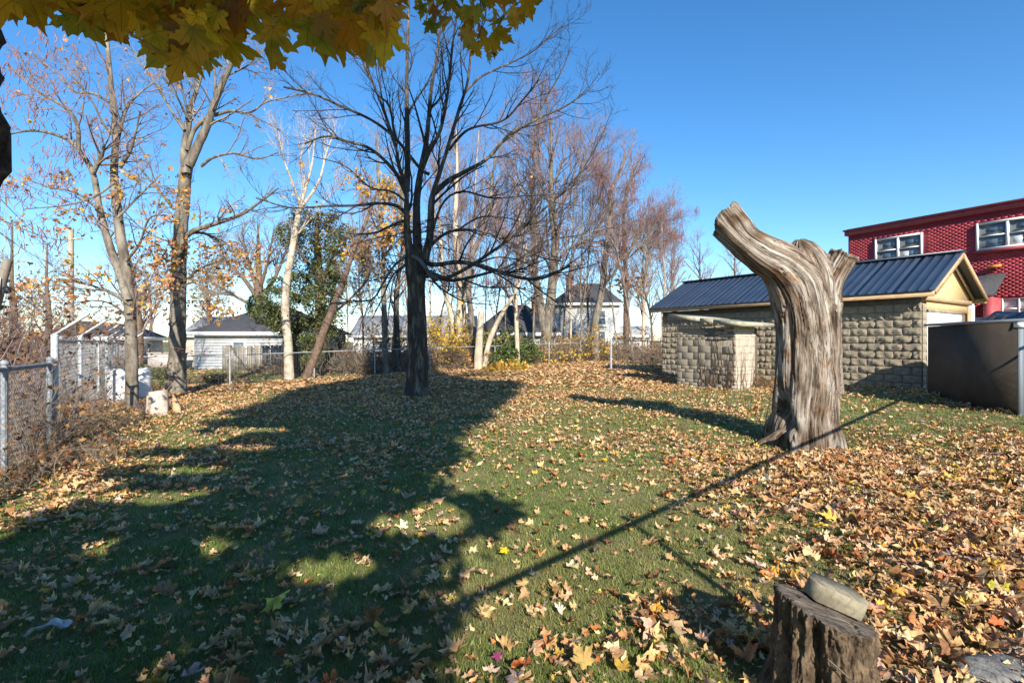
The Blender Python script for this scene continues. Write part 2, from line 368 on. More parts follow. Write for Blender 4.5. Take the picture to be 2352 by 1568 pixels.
# ------------------------------------------------------------------ red painted brick building
RF = Frame((16.9, 25.75), (.49, -.872), (-.872, -.49)); RL, RH = 17.0, 7.0
red = thing('red_brick_building', 'two storey flat roofed building of red painted brick behind the garage', 'building', RF.P(6, -4, .4))
WIN = [(1.23, 3.16, 5.30, 6.5, 'w'), (5.04, 7.0, 5.36, 6.5, 'w'), (5.86, 8.3, 2.1, 3.33, 'g'), (5.0, 5.7, .5, 2.6, 'w')]
MAINW = MB(); MAINW.fbox(RF, 0, RL, -8, -.03, .1, RH-.05); redwall = MAINW.build('wall', mat('red_mortar', (.30,.040,.052), (.335,.045,.057), rough=.7), red)
# bricks: every course laid, proud of its joints
rows = []
bl, bh = .215, .075
for r in range(int((RH-.25-.4)/bh)):
    z = .4 + r*bh; u = -(r % 2)*bl/2
    while u < RL:
        a, c = max(u, 0), min(u+bl-.01, RL); u += bl
        if c-a < .04 or a > 12.8: continue
        if any(w[0]-.06 < c and w[1]+.06 > a and w[2]-.05 < z+bh and w[3]+.05 > z for w in WIN): continue
        rows.append((a, c, z))
rows = np.array(rows); nb = len(rows); pr = rb.uniform(-.0275, -.0262, nb)
def fpt(u, n, z): return RF.O + RF.u*u[:, None] + RF.n*n[:, None] + np.array([0, 0, 1.])*z[:, None]
c8 = []
for (uu, nn, zz) in ((0,1,0),(1,1,0),(1,1,1),(0,1,1),(0,0,0),(1,0,0),(1,0,1),(0,0,1)):
    c8.append(fpt(rows[:, 1] if uu else rows[:, 0], pr if nn else np.full(nb, -.032), rows[:, 2]+(bh-.009 if zz else 0)))
V8 = np.stack(c8, 1).reshape(-1, 3); q = np.array([(0,1,2,3),(4,5,1,0),(1,5,6,2),(3,2,6,7),(4,0,3,7)])
F8 = (q[None] + (np.arange(nb)*8)[:, None, None]).reshape(-1, 4)
bc = np.array([.36,.048,.062])*(1+rb.normal(0, .10, (nb, 1)))
tag(obj('brick', V8, F8, M_RED, redwall, attrs={'col': rgba(bc, 8)}), kind='stuff')
b = MB(); b.fbox(RF, -.12, RL, -8, .10, RH-.10, RH+.12); b.fbox(RF, -.18, RL, -8, .16, RH+.12, RH+.19); b.build('cornice', M_REDTRIM, red)
b = MB(); b.fbox(RF, -.05, RL, -7.9, .02, RH+.19, RH+.23); b.build('roof', M_SHINGLE, red)
def sash_window(f, parent, u0, u1, z0, z1, n=.0, cols=2, rows_=2, fm=M_WHITE, glass=M_GLASS, fw=.07, sill=True):
    w = MB(); d = .06
    w.fbox(f, u0, u0+fw, n-.05, n+d, z0, z1); w.fbox(f, u1-fw, u1, n-.05, n+d, z0, z1)
    w.fbox(f, u0+fw, u1-fw, n-.05, n+d, z0, z0+fw); w.fbox(f, u0+fw, u1-fw, n-.05, n+d, z1-fw, z1)
    cw = (u1-u0-2*fw)/cols
    for k in range(1, cols): w.fbox(f, u0+fw+k*cw-fw*.6, u0+fw+k*cw+fw*.6, n-.05, n+d-.005, z0+fw, z1-fw)
    for k in range(cols):
        for r in range(1, rows_):
            zz = z0+fw+(z1-z0-2*fw)*r/rows_; w.fbox(f, u0+fw+k*cw+(fw*.6 if k else 0), u0+fw+(k+1)*cw-(fw*.6 if k < cols-1 else 0), n-.04, n+d-.015, zz-.025, zz+.025)
    fr = w.build('window', fm, parent)
    for k in range(cols):
        for r in range(rows_):
            ua = u0+fw+k*cw+(fw*.6 if k else 0); ub = u0+fw+(k+1)*cw-(fw*.6 if k < cols-1 else 0)
            za = z0+fw+(z1-z0-2*fw)*r/rows_+(.025 if r else 0); zb = z0+fw+(z1-z0-2*fw)*(r+1)/rows_-(.025 if r < rows_-1 else 0)
            p = MB(); p.fbox(f, ua, ub, n-.03, n-.012, za, zb); p.build('pane', glass, fr)
            if glass is M_GLASS and r == 0 and (k+int(u0)) % 2 == 0:  # half-drawn pale blind seen through the pane
                p = MB(); p.fbox(f, ua, ua+(ub-ua)*.45, n-.0115, n-.010, za, za+(zb-za)*.8); p.build('pane', M_GLASSP, fr)
    if sill:
        s = MB(); s.fbox(f, u0-.08, u1+.08, n+.0, n+.12, z0-.12, z0-.005); s.build('sill', M_REDTRIM if f is RF else fm, fr)
for (u0, u1, z0, z1, k) in WIN[:3]: sash_window(RF, red, u0, u1, z0, z1, cols=2 if k == 'w' else 5, rows_=2 if k == 'w' else 3, glass=M_GLASS if k == 'w' else M_GLASSP, fw=.08 if k == 'w' else .035)
b = MB(); b.fbox(RF, 5.0, 5.7, -.03, .05, .5, 2.6); b.build('door', M_WHITE, red)
# lean-to porch with a shingled roof over the back door, red brick cheek
pa = lambda u, e=0: [RF.P(u, -.0, 4.35+e), RF.P(u, 1.12, 3.47+e), RF.P(u, 1.12, 3.37+e), RF.P(u, -.0, 4.23+e)]
b = MB(); b.prism(pa(3.6), pa(5.97)); b.build('porch_roof', M_SHINGLE, red)
b = MB(); b.fbox(RF, 5.55, 5.85, .0, .9, .3, 3.35); b.build('porch_wall', M_REDTRIM, red)
b = MB(); b.fbox(RF, 5.05, 5.3, .92, 1.06, .3, 3.36); b.build('porch_post', M_WHITE, red)
b = MB(); b.bar(RF.P(5.42, .1, 4.62), RF.P(5.85, .1, 4.66), .16, .10); b.build('wall_lamp', mat('orange_bracket', (.55,.24,.04), rough=.5), red)

# ------------------------------------------------------------------ dark shed on the right
SF = Frame((9.2, 11.33), (-.17, -.985), (-.985, .17)); SL = 2.49
shed = thing('utility_shed', 'low dark brown windowless shed with a grey metal roof at the right edge', 'shed', SF.P(1.3, -1.2, .28))
b = MB(); b.fbox(SF, 0, SL, -2.6, 0, .0, 1.93); b.build('wall', M_SHED, shed)
b = MB(); A = [SF.P(-.06, .05, 1.935), SF.P(-.06, .05, 1.985), SF.P(-.06, -1.3, 2.07), SF.P(-.06, -2.7, 2.10), SF.P(-.06, -2.7, 2.02)]
b.prism(A, [v + SF.u*(SL+.10) for v in A]); b.build('roof', M_GREYMETAL, shed)
b = MB(); b.fbox(SF, SL, SL+.02, -.07, .010, .15, 1.93); b.build('corner_strip', mat('pale_corner_metal', (.17,.195,.22), rough=.6), shed)
b = MB(); b.fbox(SF, SL-.06, SL+.06, -.12, .03, 1.84, 1.93); b.build('corner_cap', M_WHITE, shed)
b = MB(); b.fbox(SF, -.02, SL, -2.62, .02, -.05, .27); b.build('skirt', mat('dark_base_board', (.03,.027,.024), rough=.9), shed)  # base board, darker than the wall above it
# crumpled black plastic heaped along the shed roof
nx, ny = 90, 18; U, T = np.meshgrid(np.linspace(0, 1, nx), np.linspace(0, 1, ny))
hh = .20*np.sin(PI*T)**.7*(.65+.55*fbm(np.stack([U*14, T*2.5, U*0], -1), 3)) + .06*fbm(np.stack([U*40, T*9, U*0+4], -1), 2)
P = SF.O + SF.u*(.05+U*2.3)[..., None] + SF.n*(-1.0-.75*T)[..., None] + np.array([0, 0, 1.])*(2.02+hh)[..., None]
gi = np.arange(nx*ny).reshape(ny, nx); F = np.stack([gi[:-1, :-1], gi[:-1, 1:], gi[1:, 1:], gi[1:, :-1]], -1).reshape(-1, 4)
tag(obj('plastic_sheet', P.reshape(-1, 3), F, M_BLACKPL, smooth=False), 'crumpled black plastic sheet heaped along the roof of the dark brown shed', 'plastic sheet')

# ------------------------------------------------------------------ tumbledown block outhouse
OF = Frame((5.17, 16.05), (.564, -.826), (-.826, -.564)); OL = 2.0
out = thing('block_outhouse', 'small crumbling concrete block outhouse with a tilted slab roof before the garage', 'outhouse', OF.P(1, -.6, .18))
OE = Frame(OF.P(OL, 0, 0)[:2], (.826, .564), (.564, -.826))
OZ = .12
b = MB(); b.fbox(OF, .05, OL-.05, -1.15, -.016, OZ-.25, 2.0); ow = b.build('wall', M_MORTAR, out); owb = base_of(ow)
def plain_block(L, H, m, ch=.012, dep=.075, name='block'):
    V = [(0,0,0),(L,0,0),(L,0,H),(0,0,H),(0,-dep+ch,0),(L,-dep+ch,0),(L,-dep+ch,H),(0,-dep+ch,H),(ch,-dep,ch),(L-ch,-dep,ch),(L-ch,-dep,H-ch),(ch,-dep,H-ch)]
    F = [(0,1,5,4),(1,2,6,5),(2,3,7,6),(3,0,4,7),(4,5,9,8),(5,6,10,9),(6,7,11,10),(7,4,8,11),(8,9,10,11)]
    return obj(name, V, np.array(F), m, mesh_only=True)
cache = {}
def lay(f, u, z, L, H, m, name, jit=.0, off=.0):
    k = (round(L, 2), round(H, 2), m.name)
    if k not in cache: g_ = .004 if m is M_PALE else .007; cache[k] = plain_block(L-g_, H-g_, m, ch=.004 if m is M_PALE else .005, name=name)
    me = cache[k]
    link(name, me, ow, f.P(u, -.07+rb.normal(0, jit)+off, z)-owb, (rb.normal(0, jit*.6), rb.normal(0, jit*.9), f.ang+rb.normal(0, jit*1.2)))
z = OZ-.06; r = 0
plan = [.20,.10,.10,.20,.10,.10,.20,.20,.20,.20] + [.075]*6
for r, H in enumerate(plan):
    top = z + H
    jl = .40 if H == .20 else (.30 if H == .10 else .22)
    u = -(r % 2)*jl/2
    while u < OL-.01:                                               # front: left part sound, right part broken
        a, c = max(u, 0), min(u+jl, OL); u += jl
        if c-a < .06: continue
        mid = (a+c)/2; broken = mid > 1.0
        if r >= 13 and (.95 < mid < 1.55) and rb.random() < .75: continue
        if broken and rb.random() < .08: continue
        if H < .09 and mid < .45 and False: continue
        lay(OF, a, z, c-a, H, M_BLOCK2, 'block' if H > .08 else 'brick', jit=.014 if broken else .003, off=-.02 if (broken and mid > 1.3 and r % 3 == 0) else 0)
    u = -(r % 2)*jl/2
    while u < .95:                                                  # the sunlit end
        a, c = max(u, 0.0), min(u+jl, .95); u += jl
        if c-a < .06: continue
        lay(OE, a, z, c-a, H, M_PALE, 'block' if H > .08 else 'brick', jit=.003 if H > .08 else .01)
    z = top
OTOP = z
for (u0, u1, zz0, zz1) in ((-.16, .98, 2.47, 2.30), (1.0, 1.42, 2.29, 2.235), (1.44, 2.38, 2.23, 2.12)):
    b = MB()
    q = lambda n: [OF.P(u0, n, zz0-.11), OF.P(u1, n, zz1-.11), OF.P(u1, n, zz1), OF.P(u0, n, zz0)]
    b.prism(q(.22), q(-1.3)); b.build('roof_slab', mat('lichened_slab', (.27,.25,.18), (.42,.40,.30), rough=.9, scale=9, bump=.4), out)
# dead creeper stems climbing the broken front
V = []; 
st = MB()
for k in range(16):
    u = rb.uniform(.9, 1.98); P = []
    zt = rb.uniform(.9, 2.1); n = 12
    for i in range(n):
        t = i/(n-1); P.append(OF.P(u, .035+.02*rb.random(), .1+(zt-.1)*t)); u = np.clip(u+rb.normal(0, .045), .85, 2.0)
    st.tube(P, np.linspace(.014, .004, n)*rb.uniform(.5, 1.1), 4)
for k in range(8):
    u = rb.uniform(.0, .9); P = []; zt = rb.uniform(.6, 1.8); n = 10
    for i in range(n):
        t = i/(n-1); P.append(OE.P(u, .03, .1+(zt-.1)*t)); u = np.clip(u+rb.normal(0, .03), 0, .95)
    st.tube(P, np.linspace(.010, .003, n), 4)
tag(st.build('dead_vine', mat('dead_creeper', (.07,.035,.022), (.14,.08,.05), rough=.9, scale=9)), 'bare reddish creeper stems climbing the broken front of the outhouse', 'vine')
# ------------------------------------------------------------------ houses beyond the fences
def gable_house(name, label, f, L, D, ze, zr, wallm, roofm, z0=-.2, hip=0., ov=.35, wins=(), chimney=None, door=None, hip_r=None, siding=True, cat='house', fasc=True):
    h = thing(name, label, cat, f.P(L/2, -D/2, z0))
    b = MB(); b.fbox(f, 0, L, -D, 0, z0-.3, ze)
    if hip == 0:
        b.prism([f.P(0, 0, ze), f.P(0, -D, ze), f.P(0, -D/2, zr-.1)], [f.P(L, 0, ze), f.P(L, -D, ze), f.P(L, -D/2, zr-.1)])
    w = b.build('wall', wallm, h)
    if siding:                                                      # lap boards, each course proud of the wall
        z = z0+.05
        while z < ze-.1:
            s = MB(); s.prism([f.P(0, .004, z), f.P(0, .03, z), f.P(0, .008, z+.17)], [f.P(L, .004, z), f.P(L, .03, z), f.P(L, .008, z+.17)]); s.build('siding_board', wallm, w); z += .18
    hr = hip if hip_r is None else hip_r
    e = [f.P(-ov, ov, ze-.02), f.P(L+ov, ov, ze-.02), f.P(L+ov, -D-ov, ze-.02), f.P(-ov, -D-ov, ze-.02)]
    r0, r1 = f.P(-ov+hip if hip else -ov, -D/2, zr), f.P(L+ov-hr if hr else L+ov, -D/2, zr)
    V = e + [v + np.array([0, 0, .08]) for v in e] + [r0, r1]
    F = [np.array([(3,2,1,0),(0,1,5,4),(1,2,6,5),(2,3,7,6),(3,0,4,7),(4,5,9,8),(6,7,8,9)]), np.array([(5,6,9),(7,4,8)])]
    r = MB(); r.add(V, F); r = r.build('roof', roofm, h)
    if fasc:
        g = MB(); g.fbox(f, -ov-.02, L+ov+.02, ov-.0, ov+.03, ze-.16, ze+.08); g.fbox(f, -ov-.03, -ov, -D-ov, ov, ze-.16, ze+.08); g.build('fascia', M_WHITE, r)
    for (u0, u1, a, c) in wins: sash_window(f, h, u0, u1, a, c, n=.04, cols=1, rows_=2, fw=.07)
    if door: 
        d = MB(); d.fbox(f, door[0], door[1], .0, .05, z0, door[2]); d.build('door', M_GREYWOOD, h)
    if chimney:
        cb = MB(); cb.fbox(f, chimney[0], chimney[0]+.7, chimney[1]-.6, chimney[1], zr-1.0, zr+chimney[2]); cb.fbox(f, chimney[0]-.06, chimney[0]+.76, chimney[1]-.66, chimney[1]+.06, zr+chimney[2], zr+chimney[2]+.12)
        cb.build('chimney', M_BRICKC, r)
    return h
# white hip-roofed garage behind the back fence
fG = Frame((-19.6, 31.6), (1, .04))
gable_house('white_garage', 'low white garage with a dark hip roof behind the grey plank fence', fG, 7.4, 6.5, 2.12, 4.0, M_WHITE2, M_SHINGLE, z0=-.15, hip=3.3, wins=((2.3, 3.1, .7, 1.6),), cat='garage')
# cream house with grey roof, further off
fC = Frame((-29.5, 46), (1, 0))
gable_house('cream_house', 'pale cream house with a plain grey roof between the second trunk and white garage', fC, 9.5, 7, 2.1, 4.0, mat('cream_wall', (.62,.52,.40), (.70,.60,.48), rough=.8), M_SHINGLEG, z0=-.4, wins=((2, 3, .6, 1.7),), siding=False)
# white two storey house
fL = Frame((3.6, 44.5), (1, -.05))
gable_house('white_house', 'white two storey house with a dark hip roof and brick chimney seen through bare trees', fL, 5.7, 7, 4.85, 7.0, M_WHITE, M_SHINGLE, z0=.2, hip=2.6, hip_r=1.6, wins=((1.2, 2.1, 1.0, 2.5), (3.6, 4.5, 1.0, 2.5), (3.6, 4.5, 3.0, 4.3)), chimney=(1.3, -3.3, .7))
fL2 = Frame((9.2, 44.0), (1, -.05))
gable_house('white_lean_to', 'low white wing with a grey roof right of the two storey house', fL2, 2.6, 4, 2.1, 3.0, M_WHITE, M_SHINGLEG, z0=.2, wins=(), siding=False, cat='house wing')
fM = Frame((-2.5, 36.5), (1, -.03))
gable_house('grey_bungalow', 'low grey bungalow with a dark roof and brick chimney behind the cut trunk', fM, 5.6, 6, 2.15, 4.4, mat('blue_grey_siding', (.28,.32,.36), (.36,.40,.44), rough=.8), M_SHINGLE, z0=.2, hip=2.4, wins=((1, 1.9, .8, 1.7),), chimney=(3.9, -2.6, .5), siding=False)
fN = Frame((-15.5, 50), (1, 0))
gable_house('long_white_house', 'long low white house with a light grey roof behind the main trunk', fN, 11.5, 7, 2.1, 4.3, M_WHITE, M_SHINGLEG, z0=0, wins=((2, 3, .7, 1.7), (5.5, 6.5, .7, 1.7), (9, 10, .7, 1.7)), siding=False)
fO = Frame((-7.4, 62), (1, 0))
gable_house('far_white_house', 'far white house with a pale gable just right of the main trunk', Frame((-5.4, 60), (.2, 1), (1, -.2)), 8, 4.4, 3.4, 5.4, M_WHITE, M_SHINGLEG, z0=0, siding=False)
fP = Frame((-26.0, 27.2), (1, .12))
gable_house('dark_roofed_house', 'low grey house with a dark gable roof behind the kennel fence', Frame((-26.1, 34), (-.3, 1), (1, .3)), 8, 4.2, 1.85, 2.95, mat('taupe_siding', (.36,.34,.32), (.46,.44,.41), rough=.8), M_SHINGLE, z0=-.1, wins=((4.4, 5.3, .7, 1.5),), siding=False)

# plank fence: every board its own part
pf = thing('plank_fence', 'weathered grey plank fence standing before the white garage', 'fence', (-13.3, 28.0, -.1))
PF = Frame((-15.9, 28.1), (1, .03)); rr = np.random.default_rng(8)
for z in (.25, 1.15):
    b = MB(); b.fbox(PF, 0, 5.6, -.06, -.02, z, z+.09); b.build('rail', M_GREYWOOD, pf)
pmesh = []
for k in range(5):
    b = MB(); b.fbox(Frame((0, 0), (1, 0)), 0, .135, -.018, 0, 0, 1.5); m_ = np.vstack(b.V); m_[4:, 2] += np.array([0, rr.normal(0, .02), rr.normal(0, .02), 0]); pmesh.append(obj('plank', m_, np.vstack(b.F4), M_GREYWOOD, mesh_only=True))
u = 0.
while u < 5.5:
    link('plank', pmesh[rr.integers(5)], pf, PF.P(u, .0, -.12)-base_of(pf), (0, rr.normal(0, .012), PF.ang), (1, 1, rr.uniform(.96, 1.04))); u += .145
# low block wall and bin far left
b = MB(); b.box((-21.5, 34, -.3), (5, .3, 1.1), .05); b.box((-21.5, 34, .8), (5.1, .4, .08), .05)
tag(b.build('low_wall', mat('pinkish_wall', (.5,.42,.36), (.58,.5,.44), rough=.9)), 'low pale masonry wall beyond the fence left of the white garage', 'wall')
b = thing('wheeled_bin', 'dark wheeled rubbish bin standing before the low pale wall', 'bin', (-21.2, 32.6, -.2))
M_BIN = mat('dark_bin_plastic', (.02,.022,.025), rough=.5)
q = MB(); q.prism([np.array([-21.2+s*.24, 32.6+t*.24, -.12]) for s, t in ((-1,-1),(1,-1),(1,1),(-1,1))], [np.array([-21.2+s*.33, 32.6+t*.33, .8]) for s, t in ((-1,-1),(1,-1),(1,1),(-1,1))]); q.build('body', M_BIN, b)
q = MB(); q.box((-21.2, 32.58, .80), (.74, .76, .07)); q.build('lid', M_BIN, b)
for s in (-1, 1):
    q = MB(); q.tube([(-21.2+s*.27-.03, 32.87, -.08), (-21.2+s*.27+.03, 32.87, -.08)], .11, 10); q.build('wheel', M_BIN, b)

# ------------------------------------------------------------------ chain-link fences
def chain_mesh(a, b_, h0, h1, pitch, r, sides=3):
    a = np.array(a, float); b_ = np.array(b_, float); L = np.linalg.norm((b_-a)[:2]); nw = int(L/pitch); nk = int((h1-h0)/(pitch/2))
    s = (np.arange(nw)+.5)*pitch; k = np.arange(nk+1)
    S = s[:, None] + (pitch/2)*np.where(k % 2, .52, -.52)[None]; t = S/L
    d = (b_-a)/L; nn = np.array([d[1], -d[0], 0])
    P = a + (b_-a)*t[..., None]; P[..., 2] = (a[2] + (b_[2]-a[2])*t) + h0 + k[None]*(pitch/2)
    P = P + nn*np.where(k % 2, .004, -.004)[None, :, None]
    return tubes(P, np.full(P.shape[:2], r), sides)
def chain_fence(name, label, posts, h, pitch=.08, r=.0022, pr=.03, rr_=.021, post_m=M_GALV, cat='fence', lean=None, rail=True, hs=None, arms=False, post_h=None):
    posts = [np.array([x, y, gz(x, y) if z is None else z]) for x, y, z in [(p+(None,))[:3] for p in posts]]
    t = thing(name, label, cat, posts[0])
    for i, p in enumerate(posts):
        b = MB(); ph = post_h or h+.05
        b.tube([p-[0, 0, .2], p+[0, 0, ph]], pr*(1.25 if i in (0, len(posts)-1) else 1), 10)
        b.tube([p+[0, 0, ph], p+[0, 0, ph+.03], p+[0, 0, ph+.05]], [pr*1.35, pr*1.3, pr*.4], 10)
        po = b.build('post', post_m, t, smooth=False)
        if arms:
            q = MB(); q.bar(p+[0, 0, ph+.02], p+np.array([.42, .10, ph+.34]), .055, .03); q.build('barb_arm', post_m, po)
    V, F = [], []; k = 0
    for a, c in zip(posts[:-1], posts[1:]):
        if rail:
            b = MB(); b.tube([a+[0, 0, h-.01], c+[0, 0, h-.01]], rr_, 8); b.build('top_rail', post_m, t, smooth=True)
        v, f = chain_mesh(a, c, .03, h-.02, pitch, r); V.append(v); F.append(f+k); k += len(v)
    tag(obj('wire_mesh', np.vstack(V), np.vstack(F), M_GALV, t), kind='stuff')
    return t
chain_fence('chain_link_fence', 'long low chain-link fence along the back of the yard before the trees',
            [(-13.6, 18.2), (-10.8, 19.6), (-8.5, 22.), (-6.3, 23.5), (-4, 25), (-.9, 27), (2.1, 29), (4.1, 30.6), (6, 32)], 1.16, pitch=.10, r=.0026)
chain_fence('chain_link_fence', 'short chain-link fence panel joining the left corner of the block garage', [(4.35, 22.5), (6.9, 20.9), ], 1.33, pitch=.085, r=.003, pr=.04)
kp = [(-6.7, 7.5), (-8.35, 9.9), (-10.1, 12.5), (-10.85, 13.7), (-12.2, 15.7), (-13.6, 18.2)]
chain_fence('kennel_fence', 'tall white painted chain-link fence with slanting barb arms along the left boundary', kp, 1.62, pitch=.07, r=.0026, pr=.036, post_m=M_GALVW, arms=True)
chain_fence('chain_link_fence', 'low white painted chain-link fence at the left edge before the tall one', [(-6.66, 7.38), (-6.0, 6.05), (-5.2, 4.5), (-4.5, 3.0)], 1.28, pitch=.07, r=.0026, pr=.033, post_m=mat('blue_grey_fence_paint', (.12,.13,.15), (.34,.36,.38), rough=.7, scale=20, bump=.2), rr_=.030)
# the tall fence beside the photographer, just outside the picture: it throws the net of shadow over the right of the lawn
nf = [(1.6+.0+d*.707, .85+d*.707) for d in (0., 2.55, 5.1, 7.65, 10.2, 12.75)]
nf = [(x+.0, y) for x, y in nf]
nf = [(1.94-.707*2.55, 1.13-.707*2.55), (1.94, 1.13)] + [(1.94+.707*d, 1.13+.707*d) for d in (2.7, 5.4, 8.1, 10.6)]
chain_fence('chain_link_fence', 'tall chain-link fence beside the lawn casting a rail shadow across the grass', [(x, y, 0.) for x, y in nf], 1.86, pitch=.062, r=.0021, pr=.028, rr_=.028)
# ------------------------------------------------------------------ poles and wires
M_POLED = mat('dark_pole_wood', (.16,.13,.105), (.27,.23,.19), rough=.9, scale=6, stretch=(1,1,.15), bump=.3)
M_POLE = mat('grey_pole_wood', (.30,.255,.20), (.46,.40,.33), rough=.9, scale=6, stretch=(1,1,.15), bump=.3)
up = thing('utility_pole', 'tall pale wooden utility pole rising behind the kennel fence', 'pole', (-34.5, 40., 0))
b = MB(); b.tube([(-34.5, 40, -.3), (-34.45, 40, 10.4)], [.24, .19], 10); b.build('shaft', M_POLE, up)
b = MB(); b.bar((-35.3, 40, 9.6), (-33.6, 40, 9.6), .10, .12); b.build('crossarm', M_POLE, up)
sp = thing('utility_pole', 'leaning cut-off pole with a metal conduit among brush at the left edge', 'pole', (-10.25, 10.6, 0))
b = MB(); b.tube([(-11.3, 10.6, -.2), (-10.75, 10.6, 2.1), (-10.44, 10.6, 3.28)], [.11,.09,.08], 12); b.build('shaft', M_POLED, sp)
b = MB(); b.tube([(-10.58, 10.5, 2.2), (-10.50, 10.5, 2.9)], .02, 6); b.build('conduit', M_WHITE, sp)
b = MB(); b.bar((-10.40, 10.5, 2.72), (-10.32, 10.5, 2.6), .06, .09); b.build('bracket', M_BIN, sp)
for i, (a, c) in enumerate((((-14.2, 12.5, 7.0), (-34.5, 40.2, 8.1)), ((-13.0, 11.0, 5.55), (-34.5, 40.1, 7.2)), ((-12.6, 11.6, 4.9), (-33.6, 40, 9.7)), ((-10.3, 10.5, 2.7), (-24.0, 29, 3.2)))):
    n = 14; t = np.linspace(0, 1, n)[:, None]; P = np.array(a)*(1-t)+np.array(c)*t; P[:, 2] -= .55*4*(t*(1-t))[:, 0]
    b = MB(); b.tube(P, .014 if i < 3 else .010, 5)
    tag(b.build('overhead_wire', mat('black_cable', (.02,.02,.022), rough=.6)), ['topmost dark overhead wire crossing the sky at the left edge', 'second dark overhead wire at the left edge, below the topmost', 'thin overhead wire running to the crossarm of the tall pale pole', 'sagging wire from the leaning cut-off pole toward the dark roofed house'][i], 'wire')
# ------------------------------------------------------------------ trees
M_BARKD = mat('dark_furrowed_bark', (.065,.052,.040), (.20,.165,.125), rough=.95, scale=9, stretch=(1,1,.22), bump=.9, bscale=16, c3=(.05,.04,.03))
M_BARKG = mat('grey_tan_bark', (.085,.07,.052), (.26,.23,.185), rough=.95, scale=7, stretch=(1,1,.3), bump=.6, bscale=22, c3=(.165,.14,.108))
M_BARKL = mat('pale_bark', (.30,.24,.17), (.56,.48,.37), rough=.9, scale=4, stretch=(1,1,.5), bump=.4, bscale=26, c3=(.44,.37,.27))
M_BARKB = mat('brown_twig_bark', (.10,.065,.045), (.20,.14,.10), rough=.95, scale=6)
M_TWIGD = mat('dark_twigs', (.030,.024,.020), (.06,.048,.038), rough=.9, scale=5)
M_TWIGG = mat('grey_twigs', (.17,.135,.105), (.33,.27,.22), rough=.9, scale=3)
M_TWIGM = mat('mauve_grey_twigs', (.15,.105,.095), (.30,.22,.20), rough=.9, scale=3)
M_POD = mat('hanging_seed_pods', (.22,.09,.065), (.38,.20,.15), rough=.8, scale=2)
M_LEAF = mat('autumn_leaf', (.5,.3,.1), attr='col', rough=.65, scale=24, trans=.35, spec=.25)
M_IVY = mat('evergreen_leaf', (.05,.07,.02), attr='col', rough=.5, scale=20, trans=.15, spec=.4)
def spawn(P, R, per, t0, t1, length, ang, trop, wig, K, rs, rmin, rng, taper=.35, shrink=.5, flat=0.):
    """grow children along parent polylines, all at once"""
    N, k, _ = P.shape; M = N*per
    if M == 0: return np.zeros((0, K, 3)), np.zeros((0, K))
    ix = np.repeat(np.arange(N), per); t = t0+(t1-t0)*(np.tile((np.arange(per)+.5)/per, N)+rng.uniform(-.5, .5, M)/per)
    u = np.clip(t, 0, .999)*(k-1); i = u.astype(int); f = (u-i)[:, None]
    p = P[ix, i]*(1-f)+P[ix, i+1]*f; tan = nrm(P[ix, i+1]-P[ix, i]); r = (R[ix, i]*(1-f[:, 0])+R[ix, i+1]*f[:, 0])
    q = rng.normal(size=(M, 3)); q = nrm(q - tan*(q*tan).sum(1, keepdims=True)); q[:, 2] *= (1-flat)
    a = ang*rng.uniform(.7, 1.25, M)[:, None]; d = nrm(tan*np.cos(a)+q*np.sin(a)+np.array([0, 0, trop]))
    L = length*rng.uniform(.5, 1.15, M)*(1-shrink*t)
    C = np.empty((M, K, 3)); C[:, 0] = p
    w = rng.normal(0, wig, (M, 3))
    for j in range(1, K):
        C[:, j] = C[:, j-1]+d*(L/(K-1))[:, None]
        d = nrm(d + w*.5 + rng.normal(0, wig, (M, 3)) + np.array([0, 0, trop*.5]))
    r0 = np.maximum(np.minimum(r*rs, L*.02+rmin), rmin)
    return C, r0[:, None]*np.linspace(1, taper, K)[None]
